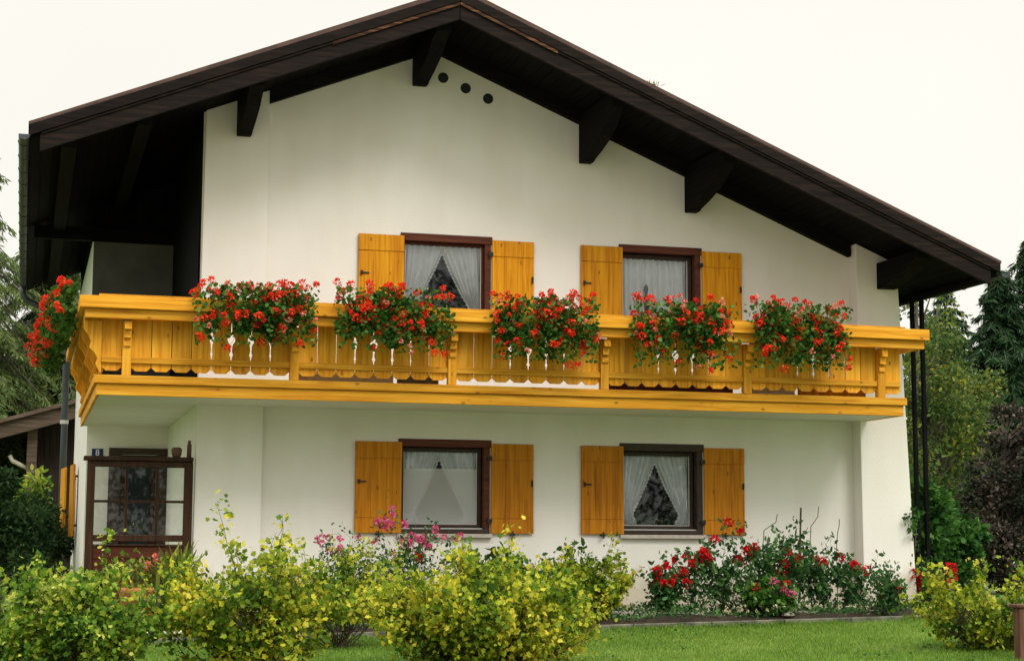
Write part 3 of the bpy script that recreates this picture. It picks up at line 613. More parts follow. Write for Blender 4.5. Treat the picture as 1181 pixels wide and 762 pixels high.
# flower trough: front, left, right; two fascia boards
tx0, tx1, ty = .575, 12.0, 21.2
bp_('trough', MB().box(tx0+.07, tx1-.05, ty+.06, ty+.10, 2.72, 2.835), 'wood_h'); bp_('trough', MB().box(tx0, tx1, ty, ty+.10, 2.838, 2.985), 'wood_h')
bp_('trough', MB().box(tx0+.07, tx0+.11, ty+.101, YL+.4, 2.72, 2.835), 'wood_y'); bp_('trough', MB().box(tx0, tx0+.10, ty+.101, YL+.4, 2.838, 2.985), 'wood_y')
bp_('trough', MB().box(tx1-.09, tx1-.05, ty+.101, 22.5, 2.72, 2.835), 'wood_y'); bp_('trough', MB().box(tx1-.10, tx1, ty+.101, 22.5, 2.838, 2.985), 'wood_y')
bp_('trough_floor', MB().box(tx0+.11, tx1-.1, ty+.101, by+.055, 2.745, 2.77), 'wood_h'); bp_('trough_floor', MB().box(tx0+.111, bx0+.055, by+.06, YL, 2.745, 2.77), 'wood_y')
bp_('handrail', MB().box(bx0+.0, bx1+.07, by+.06, by+.20, 2.99, 3.05), 'wood_h'); bp_('handrail', MB().box(bx0+.0, bx0+.14, by+.201, YL, 2.99, 3.05), 'wood_y'); bp_('handrail', MB().box(bx1-.07, bx1+.07, by+.201, 22.5, 2.99, 3.05), 'wood_y')
bp_('trough_back', MB().box(bx0+.02, bx1-.02, by+.082, by+.10, 2.742, 2.99), 'wood_h')
bp_('deck', MB().prism([(bx0+.06, by+.12), (bx1-.06, by+.12), (bx1-.06, YF), (XP, YF), (XP, YL), (bx0+.06, YL)], 2, 2.001, 2.03), 'stone', 0)

# ------------------------------------------------------------------ plants
def blossoms(name, centres, radius, per, psize, material, parent):
    """rounded heads made of many petals"""
    n = len(centres); radius = np.broadcast_to(radius, (n,))
    d = dirs(n*per, .5); c = np.repeat(centres, per, 0); r = np.repeat(radius, per)[:, None]
    P = c+d*r*rng.uniform(.55, 1.0, (n*per, 1)); A = np.cross(d, rng.normal(size=d.shape))+d*.35
    return leaves(name, P, A, psize*rng.uniform(.7, 1.3, n*per), 'petal', material, parent, up=.2)
def geranium(label, x0, x1, top_, bot, n, nf, light=0, seed=0):
    cx = (x0+x1)/2; t = thing('geranium_planter', label, 'flower box', (cx, 21.32, 2.772), 'geranium boxes along the balcony rail')
    bw_ = (x1-x0)*.42
    b_ = MB(); b_.prism([(21.325, 2.772), (21.455, 2.772), (21.475, 2.965), (21.305, 2.965)], 0, cx-bw_, cx+bw_); b_.build('planter_box', 'pot', t, .006)
    rz = (top_-bot)/2; cz = (top_+bot)/2
    # lumpy mass: several overlapping tufts
    k = 26; ux = rng.uniform(-1, 1, k); tc_ = np.stack([cx+ux*(x1-x0)*.42, 21.22+rng.uniform(-.16, .06, k), cz+rng.uniform(-.7, .55, k)*rz*(1-.45*ux**2)], 1)
    tr_ = rng.uniform(.08, .19, k); idx = rng.integers(0, k, n)
    d = dirs(n, .1); P = tc_[idx]+d*(tr_[idx][:, None])*rng.uniform(.35, 1.08, (n, 1))**.6
    ext = int(n*.2); P[:ext] = np.stack([cx+rng.uniform(-1, 1, ext)*(x1-x0)*.5, 21.18+rng.uniform(-.22, .18, ext), cz+rng.uniform(-1.05, .9, ext)*rz], 1)
    ok = (P[:, 1] < 21.17) | (P[:, 2] > 3.0); P = P[ok]; d = d[ok]
    A = d+rng.normal(size=P.shape)*.5; A[:, 2] -= .2; A[:, 1] -= .3
    leaves('foliage', P, A, rng.uniform(.032, .062, len(P)), 'round', 'l_ger', t, up=.15)
    # flower heads on stalks over the outside
    idx = rng.integers(0, k, nf); d = dirs(nf, .45); d[:, 1] = -np.abs(d[:, 1]); hp = tc_[idx]+d*(tr_[idx][:, None]+rng.uniform(.0, .06, (nf, 1)))
    u = nf//3; hp[:u] = np.stack([rng.uniform(x0, x1, u), 21.2+rng.uniform(-.15, .15, u), rng.uniform(cz+.3*rz, top_+.03, u)], 1)
    v = nf//9; hp[u:u+v] = np.stack([rng.uniform(x0, x1, v), 21.05+rng.uniform(-.1, .05, v), rng.uniform(bot-.08, cz, v)], 1)
    hp = hp[(hp[:, 1] < 21.15) | (hp[:, 2] > 3.02)]
    st = MB()
    for p in hp:
        q = tc_[np.argmin(((tc_-p)**2).sum(1))]; m_ = (p+q)/2+[0, -.02, .02]; st.tube([q, m_, p], .0025, 3, False)
    st.build('stalks', 'greenstem', t)
    m2_ = rng.random(len(hp)) < light
    if m2_.any(): blossoms('blossoms', hp[m2_], rng.uniform(.025, .045, m2_.sum()), 26, .028, 'p_salmon', t)
    blossoms('blossoms', hp[~m2_], rng.uniform(.026, .056, (~m2_).sum()), 44, .030, 'p_red', t)
    return t
geranium('red geranium box leftmost on the front rail, beside the dark loggia', 1.90, 3.42, 3.22, 2.44, 5200, 138, .18)
geranium('red geranium box below the upper left window, second from left on the front rail', 3.68, 5.16, 3.25, 2.42, 5200, 132, .14)
geranium('red geranium box in the middle of the rail, between the two upper windows', 5.70, 7.12, 3.24, 2.38, 5200, 132, .12)
geranium('red geranium box with paler pink heads, under the upper right window', 7.62, 9.05, 3.26, 2.36, 5200, 138, .3)
geranium('red geranium box at the right end of the front rail', 9.30, 10.72, 3.30, 2.40, 5600, 126, .12)
# thin runner of flowers between the first two boxes
# flower box on the left flank
t = thing('geranium_planter', 'scarlet geraniums spilling over the left side rail of the balcony', 'flower box', (.69, 24, 2.772), 'geranium boxes along the balcony rail')
MB().box(.69, .85, 22.0, 27.0, 2.772, 2.96).build('planter_box', 'pot', t, .006)
n = 3600; yy = rng.uniform(21.9, 26.2, n); a_ = rng.uniform(-.15*math.pi, 1.15*math.pi, n); sh = (yy-22)*.045; lump = 1+.3*np.sin(yy*5.1)+.2*np.sin(yy*11.3)
rr = .20*lump*rng.uniform(.3, 1.1, n)**.5; P = np.stack([.50-sh-rr*np.sin(a_), yy, 3.0-1.1*sh+rr*1.3*np.cos(a_)], 1); P = P[(P[:, 0] < .56) | (P[:, 2] > 3.0)]
leaves('foliage', P, rng.normal(size=P.shape)+[-.5, -.3, -.1], rng.uniform(.035, .065, len(P)), 'round', 'l_ger', t, up=.2)
n = 105; yy = rng.uniform(21.8, 26.4, n); a_ = rng.uniform(.0, .95*math.pi, n); sh = (yy-22)*.045; lump = 1+.3*np.sin(yy*5.1)+.2*np.sin(yy*11.3)
P = np.stack([.48-sh-.21*lump*np.sin(a_), yy, 3.04-1.1*sh+.28*lump*np.cos(a_)], 1); P = P[(P[:, 0] < .54) | (P[:, 2] > 3.04)]
blossoms('blossoms', P, rng.uniform(.03, .07, len(P)), 40, .034, 'p_red', t)

def grow(base, n_st, hgt, spread, wob=.25, sub=5, r0=.010, lean=.0, seed=None, flat=.6, shoots=.2):
    """stems fanning from a base, with side twigs; returns tube list and leaf anchor points + directions"""
    tubes = []; pts = []; dr = []
    for k in range(n_st):
        th = 2*math.pi*(k+rng.random())/n_st; rad = spread*math.sqrt(rng.uniform(.03, 1)); h = hgt*(1-.42*(rad/max(spread, .01))**2)*rng.uniform(.55, 1.0)
        shoot = rng.random() < shoots
        if shoot: h = h*1.22; rad *= 1.12
        b0 = np.array(base)+[rng.normal()*.07*min(1, spread), rng.normal()*.05, -.03]
        tip = np.array([base[0]+rad*math.cos(th)+lean*h, base[1]+rad*math.sin(th)*flat, base[2]+h])
        ctrl = np.array([b0[0]+(tip[0]-b0[0])*rng.uniform(.45, .8), b0[1]+(tip[1]-b0[1])*.6, b0[2]+h*rng.uniform(.35, .6)]); segs = 10
        poly = []; off = np.zeros(3)
        for i in range(segs+1):
            s_ = i/segs; off = off+rng.normal(size=3)*wob*.045*hgt*[1, 1, .4]; poly.append((1-s_)**2*b0+2*s_*(1-s_)*ctrl+s_*s_*tip+off*s_)
        tubes.append((poly, [r0*(1-.85*i/segs) for i in range(segs+1)]))
        lo = rng.integers(2, 5)
        for i in range(lo, segs+1):
            d0 = norm((poly[i]-poly[i-1])[None])[0]
            for _ in range(rng.integers(0, sub+1) if not (shoot and i > 7) else 1):
                ln = rng.uniform(.08, .34)*min(1.0, hgt)*(1.15-.7*i/segs); d = d0*.5+rng.normal(size=3)*.75; d[2] += .1; d /= np.linalg.norm(d)
                q = [poly[i]-(poly[i]-poly[i-1])*rng.random()]
                for s_ in (1, 2, 3, 4): q.append(q[-1]+(d+rng.normal(size=3)*.3)*ln/4)
                tubes.append((q, [r0*.35, r0*.28, r0*.22, r0*.17, r0*.1]))
                for s_ in range(1, 5):
                    for _k in range(2): pts.append(q[s_]+rng.normal(size=3)*.012); dr.append(d*.5+rng.normal(size=3)*.7)
            for _k in range(2): pts.append(poly[i]+rng.normal(size=3)*.01); dr.append(d0*.5+rng.normal(size=3)*.8)
    return tubes, np.array(pts), np.array(dr)
def bush(name, label, cat, base, n_st, hgt, spread, leafm, kind='lobed', lsize=(.04, .075), mult=3, bark='bark', sub=5, r0=.010, group=None, flat=.6, up=.12, lean=0, lowcut=.0, flowers=None, wob=.3, shoots=.2, jit=.045, gap=-1.7, gsc=9.):
    t = thing(name, label, cat, base, group)
    tubes, P, D = grow(base, n_st, hgt, spread, wob, sub, r0, lean, flat=flat, shoots=shoots)
    st = MB(); [st.tube(p_, r_, 5 if len(p_) > 5 else 4, False) for p_, r_ in tubes]; st.build('stems', bark, t)
    P = np.repeat(P, mult, 0)+rng.normal(size=(len(P)*mult, 3))*jit; D = np.repeat(D, mult, 0)+rng.normal(size=P.shape)*.5; D[:, 2] -= .15
    ok = (P[:, 2] > base[2]+lowcut) & gaps(P, gsc, gap) & (rng.random(len(P)) < .25+1.6*(P[:, 2]-base[2])/hgt); P = P[ok]; D = D[ok]
    leaves('foliage', P, D, rng.uniform(*lsize, len(P)), kind, leafm, t, up=up)
    if flowers:
        for (num, m_, rad, zlo, zhi, per, ps) in flowers:
            cand = P[(P[:, 2] > base[2]+zlo*hgt) & (P[:, 2] < base[2]+zhi*hgt)]; c = cand[rng.integers(0, len(cand), num)]+rng.normal(size=(num, 3))*.02; c[:, 1] -= .05
            blossoms('blossoms', c, rng.uniform(.7, 1.1, num)*rad, per, ps, m_, t)
    return t
def gz(x, y): return float(ground_z(x, y))
# shrubs close to the viewer
bush('currant_bush', 'green leafy shrub at the far left, in front of the porch', 'shrub', (.58, 16.3, gz(.55, 16.3)-.05), 60, 1.34, .72, 'l_curg', mult=2, sub=5, r0=.011, lsize=(.03, .068), shoots=.12)
bush('currant_bush', 'low green shrub cut off by the left edge of the photo', 'shrub', (-.2, 17.2, gz(0, 17)-.05), 28, 1.12, .55, 'l_curg', mult=1, sub=5, r0=.011, lsize=(.03, .068))
bush('currant_bush', 'yellow green shrub in front of the left pilaster', 'shrub', (2.12, 16.6, gz(2.1, 16.6)-.05), 46, 1.46, .92, 'l_cur', mult=2, sub=4, r0=.010, lsize=(.032, .07), shoots=.3, jit=.06)
bush('currant_bush', 'broad bright yellow shrub in front of the lower left window', 'shrub', (4.35, 16.4, gz(4.3, 16.4)-.08), 84, 1.34, 1.28, 'l_cur', mult=2, sub=5, r0=.011, lsize=(.032, .07), shoots=.2, jit=.06)
bush('currant_bush', 'yellow shrub between the left pilaster shrub and the broad shrub', 'shrub', (3.45, 19.3, gz(3.3, 19.3)), 30, 1.30, .9, 'l_cur', mult=2, sub=4, r0=.008, lsize=(.03, .06), lowcut=.3, jit=.06)
bush('currant_bush', 'small yellow shrub in the bed left of the red roses', 'shrub', (7.0, 21.2, gz(7, 21.2)+.08), 26, .98, .72, 'l_cur', mult=2, sub=4, r0=.007, lsize=(.035, .065))
bush('currant_bush', 'yellow green shrub in the bed behind the broad yellow shrub', 'shrub', (5.9, 21.3, gz(5.9, 21.3)+.08), 26, 1.0, .75, 'l_cur', mult=2, sub=4, r0=.007, lsize=(.035, .065))
bush('currant_bush', 'loose twiggy yellow green shrub at the right edge of the lawn', 'shrub', (10.15, 16.6, gz(10.1, 17)-.15), 44, 1.22, 1.12, 'l_cure', mult=1, sub=6, r0=.008, lsize=(.035, .07), shoots=.3)
# pink rose bush and other bed plants
bush('rose_bush', 'tall rose bush with pink flowers under the lower left window', 'rose bush', (4.65, 21.7, gz(4.5, 21.7)+.1), 24, 1.52, .78, 'l_rose', 'oval', (.04, .075), 1, 'greenstem', 4, .007, flowers=[(24, 'p_pink', .045, .65, 1.2, 30, .035), (8, 'p_rose', .04, .5, .9, 30, .035)], shoots=.35)
bush('rose_bush', 'slender rose with a few pink flowers at the left of the pink rose bush', 'rose bush', (3.85, 21.6, gz(3.8, 21.6)+.1), 9, 1.35, .38, 'l_rose', 'oval', (.04, .065), 1, 'greenstem', 3, .006, flowers=[(9, 'p_pink', .04, .65, 1.2, 28, .032)], shoots=.4)
for x, h, lab in ((6.15, 1.0, 'leafy green perennial under the shutter of the lower left window'), (7.1, 1.15, 'taller green perennial below the lower shutter in the middle')):
    bush('perennial', lab, 'plant', (x, 22.0, gz(x, 22)+.1), 10, h, .36, 'l_climb', 'oval', (.08, .14), 1, 'greenstem', 3, .006, up=.1)
roses = [(8.28, .74, .28, 10, 'red rose leftmost in the bed under the lower right window', 9), (8.66, 1.08, .30, 10, 'red rose with open stems, second from left in the bed', 9), (9.12, 1.15, .36, 15, 'dense dark rose with scarlet blooms below the right shutter', 9),
         (9.62, 1.24, .34, 13, 'tall leafy rose with nodding top and few blooms', 3), (10.02, 1.0, .32, 11, 'red rose just left of the wooden stake', 6), (10.48, 1.2, .40, 15, 'tall bushy rose right of the wooden stake', 6), (10.95, .92, .32, 10, 'rose with orange red bloom next to the right pilaster', 3)]
for x, h, sp, ns, lab, nf in roses:
    bush('rose_bush', lab, 'rose bush', (x, 21.65+rng.uniform(-.15, .15), gz(x, 21.6)+.1), ns, h, sp, 'l_rose', 'oval', (.055, .10), 1, 'greenstem', 3, .006, flowers=[(nf, 'p_rose', .055, .5, 1.1, 44, .045)], wob=.5, shoots=.3, gsc=14., gap=-1.2)
bush('rose_bush', 'short rose standing alone before the right pilaster', 'rose bush', (11.12, 20.95, gz(11.1, 21)+.08), 12, .66, .26, 'l_rose', 'oval', (.045, .08), 1, 'greenstem', 3, .005, flowers=[(2, 'p_rose', .045, .3, .7, 36, .04)], wob=.5)
bush('geranium', 'low pink flowering plant between the tall roses', 'plant', (9.5, 21.2, gz(9.5, 21.2)+.1), 16, .48, .42, 'l_ger', 'round', (.045, .07), 2, 'greenstem', 3, .005, flowers=[(9, 'p_pink', .05, .6, 1.2, 34, .03), (4, 'p_rose', .05, .6, 1.1, 34, .03)])
bush('rose_bush', 'red rose at the foot of the climber beyond the house corner', 'rose bush', (12.75, 22.6, gz(12.7, 22.5)), 12, .85, .38, 'l_rose', 'oval', (.045, .08), 1, 'greenstem', 4, .006, flowers=[(6, 'p_rose', .09, .4, .95, 46, .06)])
# low ground cover along the bed
n = 7000; P = np.stack([rng.uniform(1.3, 11.9, n), rng.uniform(20.85, 22.5, n), np.zeros(n)], 1); P[:, 2] = ground_z(P[:, 0], P[:, 1])+.1+rng.random(n)*.14*(.6+.4*np.sin(P[:, 0]*4))
leaves('ground_cover', P, dirs(n, .8), rng.uniform(.03, .07, n), 'oval', 'l_rose', kind='stuff', label='low dark ground cover between the bed plants', category='ground cover')
c = np.stack([rng.uniform(8.4, 11.2, 60), rng.uniform(20.9, 21.1, 60), np.zeros(60)], 1); c[:, 2] = ground_z(c[:, 0], c[:, 1])+rng.uniform(.16, .24, 60)
o = blossoms('bed_flowers', c, .016, 12, .018, 'p_cream', None); o['kind'] = 'stuff'; o['label'] = 'tiny cream flowers along the front of the bed'; o['category'] = 'flowers'
def stone(x, y, r, lab, grp=None, sx_=1, m_='ivory'):
    b_ = MB(); z = gz(x, y)+.08; b_.lathe(x, y, [(.01, z), (r*.8, z+.01), (r, z+r*.25), (r*.85, z+r*.5), (r*.4, z+r*.68), (.01, z+r*.7)], 10)
    b_.v = [(x+(a-x)*sx_*(1+.12*math.sin(5*c_+a*31)), b__+.02*math.sin(a*40), c_) for a, b__, c_ in b_.v]
    o = b_.build('stone', m_, smooth=True, label=lab, category='stone')
    if grp: o['group'] = grp
stone(9.72, 21.02, .085, 'pale oval stone on the bed before the roses', sx_=1.3, m_='stone')
t = thing('plant_stake', 'thin brown wooden stake standing among the roses', 'stake', (10.24, 21.75, gz(10.2, 21.7)))
MB().tube([(10.22, 21.75, -1.0), (10.24, 21.75, -.2), (10.27, 21.75, .53)], .014, 7).build('stick', 'bark', t)
for x0, dx, h, lab in ((10.42, .14, .55, 'curved bare twig right of the wooden stake'), (10.82, .05, .38, 'short bare twig close to the right pilaster'), (9.72, .22, .44, 'slanting bare twig left of the wooden stake')):
    MB().tube([(x0, 21.8, -.9), (x0, 21.8, 0), (x0+.02, 21.8, h*.5), (x0+dx*.9, 21.8, h*.75), (x0+dx, 21.8, h)], .006, 5).build('bare_twig', 'trunk', label=lab, category='twig')
# porch plants
for i, (x, lab) in enumerate(((1.62, 'pale wooden stake left of the tall strap leaves by the porch'), (1.93, 'pale wooden stake right of the tall strap leaves by the porch'))):
    MB().box(x-.018, x+.018, 21.35, 21.385, -1.1, -.08+.06*i).build('plant_stake', 'shedroof', label=lab, category='stake')
t = thing('iris_plant', 'strap leaved plant between two stakes by the porch', 'plant', (1.8, 21.4, gz(1.8, 21.4)+.1))
n = 170; P = np.stack([1.78+rng.normal(size=n)*.10, 21.45+rng.normal(size=n)*.06, np.full(n, -1.0)+rng.random(n)*.55], 1); A = rng.normal(size=(n, 3))*.28; A[:, 2] = 1
leaves('foliage', P, A, rng.uniform(.30, .62, n), 'strap', 'l_iris', t)
bx_ = thing('planter_tub', 'orange brown terracotta tub with plants before the porch', 'planter', (1.42, 21.6, -1.0))
MB().lathe(1.42, 21.6, [(.17, -1.02), (.24, -.62), (.27, -.58), (.27, -.52), (.22, -.52), (.2, -.6)], 20).build('tub', 'terra', bx_, smooth=True)
n = 260; leaves('foliage', np.array([1.42, 21.6, -.36])+rng.normal(size=(n, 3))*[.15, .12, .1], dirs(n, .4), rng.uniform(.05, .09, n), 'oval', 'l_iris', bx_)
blossoms('blossoms', np.array([1.42, 21.5, -.25])+rng.normal(size=(4, 3))*[.14, .08, .07], .045, 22, .04, 'p_salmon', bx_)
b2_ = thing('planter_tub', 'second terracotta pot, right of the stakes by the porch', 'planter', (1.95, 21.7, -1.0))
MB().lathe(2.0, 21.75, [(.14, -1.02), (.2, -.66), (.22, -.64), (.22, -.58), (.18, -.58), (.16, -.64)], 20).build('tub', 'terra', b2_, smooth=True)
n = 200; leaves('foliage', np.array([2.0, 21.75, -.45])+rng.normal(size=(n, 3))*[.12, .1, .1], dirs(n, .4), rng.uniform(.05, .09, n), 'oval', 'l_iris', b2_)
for i, x in enumerate((1.32, 1.48, 1.66, 1.84)):
    stone(x, 20.92, .085, ['leftmost pale stone at the porch end of the kerb', 'second pale stone at the porch end of the kerb', 'third pale stone at the porch end of the kerb', 'rightmost pale stone at the porch end of the kerb'][i], 'pale stones by the porch', 1.1)
o_ = bush('rose_bush', 'low coral flowering plant between the pale stones', 'rose bush', (1.5, 21.1, gz(1.5, 21)+.08), 6, .25, .2, 'l_rose', 'oval', (.03, .05), 2, 'greenstem', 3, .004, flowers=[(5, 'p_rose', .045, .5, 1.2, 26, .035)])

# climber on the right, round the eave posts
def mass(name, label, cat, base, ell, n, leafm, kind, lsize, tufts=30, tr=(.2, .4), trunk=None, trunkm='trunk', group=None, up=.4, stuff=False, down=0, smooth_top=.0):
    """crown built from tufts scattered inside ellipsoids [(cx,cy,cz,rx,ry,rz)...]"""
    t = thing(name, label, cat, base, group)
    cs = []; 
    wts = np.array([e_[3]*e_[5] for e_ in ell]); wts = wts/wts.sum()
    for e_, w_ in zip(ell, wts):
        k = max(2, int(tufts*w_)); d = dirs(k, 0); cs.append(np.array(e_[:3])+d*np.array(e_[3:])*rng.uniform(.35, 1, (k, 1))**.5)
    cs = np.concatenate(cs); tr_ = rng.uniform(*tr, len(cs)); idx = rng.integers(0, len(cs), n)
    d = dirs(n, .1); P = cs[idx]+d*tr_[idx][:, None]*rng.uniform(.3, 1.1, (n, 1))*[1, 1, .75]; A = d+rng.normal(size=d.shape)*.6; A[:, 2] -= down
    st = MB()
    if trunk:
        x, y, z, r, ztop = trunk
        for_top = [(x, y, z), (x+.03*r, y, z+(ztop-z)*.3), (x-.3*r, y, z+(ztop-z)*.6), (x+.2*r, y, ztop)]
        tb = MB(); tb.tube(for_top, [r, r*.8, r*.55, r*.12], 8, True); tb.build('trunk', trunkm, t, smooth=True)
        for c in cs[::2]:
            s0 = np.array([x, y, z+(ztop-z)*min(.9, max(.12, (c[2]-z)/(ztop-z)-.18))]); mid = (s0+c)/2+[0, 0, .05*np.linalg.norm(c-s0)]; st.tube([s0, mid, c], [r*.28, r*.15, r*.05], 5, False)
    else:
        for c in cs[::2]: st.tube([(base[0]+(c[0]-base[0])*.4, base[1], base[2]), ((base[0]+c[0])/2, (base[1]+c[1])/2, (base[2]+c[2])/2+.1), c], [.018, .012, .005], 4, False)
    st.build('branches', trunkm, t)
    leaves('crown', P, A, rng.uniform(*lsize, n), kind, leafm, t, up=up)
    return t
mass('climbing_plant', 'dark green climber growing up the eave posts right of the house', 'climber', (13.3, 23.9, -.9), [(13.35, 23.9, -.1, .6, .35, .8), (13.85, 24.1, -.3, .6, .4, .6), (13.15, 23.8, .8, .45, .3, .6), (14.0, 24.2, .25, .45, .3, .45)], 9000, 'l_climb', 'lobed', (.06, .13), 90, (.12, .26))
mass('climbing_plant', 'thin leafy tendrils climbing the edge of the right pilaster', 'climber', (12.55, 22.9, -.8), [(12.52, 22.9, .0, .10, .06, .75), (12.40, 22.45, .35, .10, .02, .18)], 240, 'l_climb', 'lobed', (.05, .08), 22, (.04, .12))

# ------------------------------------------------------------------ fence pieces on the right
t = thing('garden_fence', 'brown wooden fence post and rail at the lower right corner', 'fence', (9.75, 15.5, -1.2))
MB().box(9.66, 9.78, 15.44, 15.56, -1.3, -.60).build('fence_post', 'post', t, .01); MB().box(9.62, 9.80, 15.42, 15.58, -.60, -.565).build('post_cap', 'post', t, .01)
MB().box(9.78, 12.4, 15.47, 15.52, -.80, -.68).build('rail', 'post', t, .008); MB().box(9.78, 12.4, 15.47, 15.52, -1.1, -1.0).build('rail', 'post', t, .008)
t = thing('metal_railing', 'thin grey metal railing beyond the climber at the right', 'railing', (19.3, 32, -.9))
MB().tube([(18.4, 32, -.33), (22.5, 32.2, -.33)], .03, 8).build('rail', 'alu', t)
for x in (19.25, 20.1, 21.2): MB().tube([(x, 32.03, -1.0), (x, 32.03, -.34 if x != 19.25 else .0)], .022, 6).build('upright', 'alu', t)

# ------------------------------------------------------------------ neighbour's shed on the left
S = thing('timber_shed', 'dark timber shed with low pitched roof behind the house on the left', 'shed', (1.5, 41, -.9))
def zr(x): return 2.66+.30*(x+.55)
MB().prism([(-2.2, zr(-2.2)-.34), (5.5, zr(5.5)-.34), (5.5, zr(5.5)), (-2.2, zr(-2.2))], 1, 40, 40.07).build('bargeboard', 'shedroof', S, .01)
MB().prism([(-2.3, zr(-2.3)+.003), (5.6, zr(5.6)+.003), (5.6, zr(5.6)+.09), (-2.3, zr(-2.3)+.09)], 1, 39.9, 47).build('roof', 'shedroof', S)
MB().prism([(-2.2, zr(-2.2)-.20), (5.5, zr(5.5)-.20), (5.5, zr(5.5)), (-2.2, zr(-2.2))], 1, 40.08, 47).build('soffit', 'shedwood', S)
MB().prism([(.28, -1.0), (5.2, -1.0), (5.2, zr(5.2)-.21), (.28, zr(.28)-.21)], 1, 40.9, 41.1).build('wall', 'shedwood', S)
MB().prism([(.05, -1.0), (.27, -1.0), (.27, zr(.27)-.21), (.05, zr(.05)-.21)], 1, 40.3, 41.1).build('wall_post', 'shedroof', S)
MB().prism([(41.1, 1.6), (46.8, 1.6), (46.8, 2.6), (41.1, 2.6)], 0, -.9, -.8).build('side_boards', 'shedwood', S)
MB().tube([(-.32, 40.5, 1.98), (-.26, 40.5, 1.86), (.22, 40.5, 1.62)], .05, 8).build('drain_pipe', 'ivory', S, smooth=True)

# ------------------------------------------------------------------ trees
def spruce(x, y, z0, h, r, label, n, leafm='l_spr', droop=.35, tiers=30, gap=.12, lsize=(.14, .30), cat='spruce', name='spruce_tree', group='dark spruces behind the house', branches=7, kind='needle', trunkm='trunk', bare=.06):
    t = thing(name, label, cat, (x, y, z0), group)
    tb = MB(); tb.tube([(x, y, z0-.2), (x+.05, y, z0+h*.4), (x-.03, y, z0+h*.75), (x, y, z0+h)], [h*.016+.05, h*.012+.03, h*.006+.01, .015], 8); tb.build('trunk', trunkm, t, smooth=True)
    Ps, As = [], []; br = MB()
    for i in range(tiers):
        f = bare+(1-bare)*(i+rng.random()*.6)/tiers
        if f > .995: continue
        L = r*(1-f)**.72*rng.uniform(.75, 1.12)+.22
        for k in range(branches):
            if rng.random() < gap: continue
            th = 2*math.pi*(k+rng.random())/branches; l = L*rng.uniform(.55, 1.1); d = np.array([math.cos(th), math.sin(th), 0])
            s0 = np.array([x, y, z0+h*f]); rise = .12*l*(f-.3); tip = s0+d*l+[0, 0, rise-droop*l]; mid = s0+d*l*.5+[0, 0, .08*l]
            br.tube([s0, mid, tip], [.012+l*.01, .008+l*.005, .004], 4, False)
            m_ = max(4, int(l*n))
            s_ = rng.uniform(.12, 1, m_)[:, None]; q = (1-s_)**2*s0+2*s_*(1-s_)*mid+s_*s_*tip
            side = np.array([-d[1], d[0], 0])*rng.normal(size=(m_, 1)); q = q+side*.16*l*(1.1-s_)+rng.normal(size=(m_, 3))*.03
            Ps.append(q); a_ = d*.6+side*.9+rng.normal(size=(m_, 3))*.25; a_[:, 2] -= .35+droop; As.append(a_)
    br.build('branches', trunkm, t); P = np.concatenate(Ps); A = np.concatenate(As)
    leaves('crown', P, A, rng.uniform(*lsize, len(P)), kind, leafm, t, up=.5)
    return t
ZG = -.9
spruce(29.7, 48, ZG, 9.8, 2.6, 'dark spruce nearest to the roof eave, left of the tallest spruce', 110, tiers=40, branches=9, lsize=(.14, .32))
spruce(32.3, 50, ZG, 11.3, 3.6, 'tallest dark spruce at the right edge of the photo', 90, tiers=42, branches=9, lsize=(.16, .34))
spruce(31.2, 54, ZG, 10.0, 3.2, 'spruce standing behind the gap between the two nearer spruces', 80, tiers=36, branches=8)
spruce(28.0, 55, ZG, 7.6, 2.6, 'smaller dark spruce behind the yellowing birches', 80, tiers=34, branches=8)
spruce(31.3, 44, ZG, 7.6, 3.0, 'short spruce low at the right edge', 90, tiers=34, branches=8)
def larch(x, y, h, r, lab): return spruce(x, y, ZG, h, r, lab, 170, 'l_larch', .42, 50, .1, (.07, .20), 'larch', 'larch_tree', 'pale larches left of the house', 8)
larch(-1.9, 46, 12.0, 4.3, 'pale larch at the left edge reaching above the gutter')
larch(.6, 48, 10.0, 4.2, 'pale larch just left of the gutter')
larch(-5.5, 52, 11, 3.5, 'pale larch farthest to the left')
def birch(x, y, h, r, lab, leafm='l_birch', n=9000, group='yellowing birches right of the house'):
    el = [(x, y, ZG+h*.42, r, r, h*.30), (x, y, ZG+h*.72, r*.62, r*.62, h*.26), (x+.2, y, ZG+h*.2, r*.8, r*.8, h*.16)]
    return mass('birch_tree', lab, 'birch', (x, y, ZG), el, n, leafm, 'oval', (.07, .15), 170, (.22, .5), (x, y, ZG, .1+h*.008, ZG+h*.97), group=group, down=.4)
birch(20.6, 37, 7.6, 1.5, 'birch seen between the dark eave posts')
birch(22.0, 38.5, 7.2, 1.35, 'birch with yellowing leaves just right of the eave posts')
birch(23.8, 40, 5.8, 1.5, 'lower birch between the eave posts and the spruces')
birch(25.4, 42, 4.6, 1.5, 'greener birch in front of the dark spruces', n=7000)
birch(18.9, 36, 6.2, 1.2, 'slim birch close behind the right house wall', n=6000)
mass('copper_hazel', 'dark purple leaved tree in front of the spruces at the right edge', 'tree', (17.9, 28.5, -.9), [(18.2, 28.5, 1.2, 1.2, 1.0, 1.1), (17.5, 28.5, .5, .8, .8, 1.0), (18.7, 28.6, 1.8, .9, .8, 1.0), (17.8, 28.4, 2.2, .45, .5, .55), (17.6, 28.4, -.2, 1.2, .8, .7)], 19000, 'l_cop', 'oval', (.06, .125), 300, (.10, .32), (17.6, 28.5, -.95, .09, 2.6))
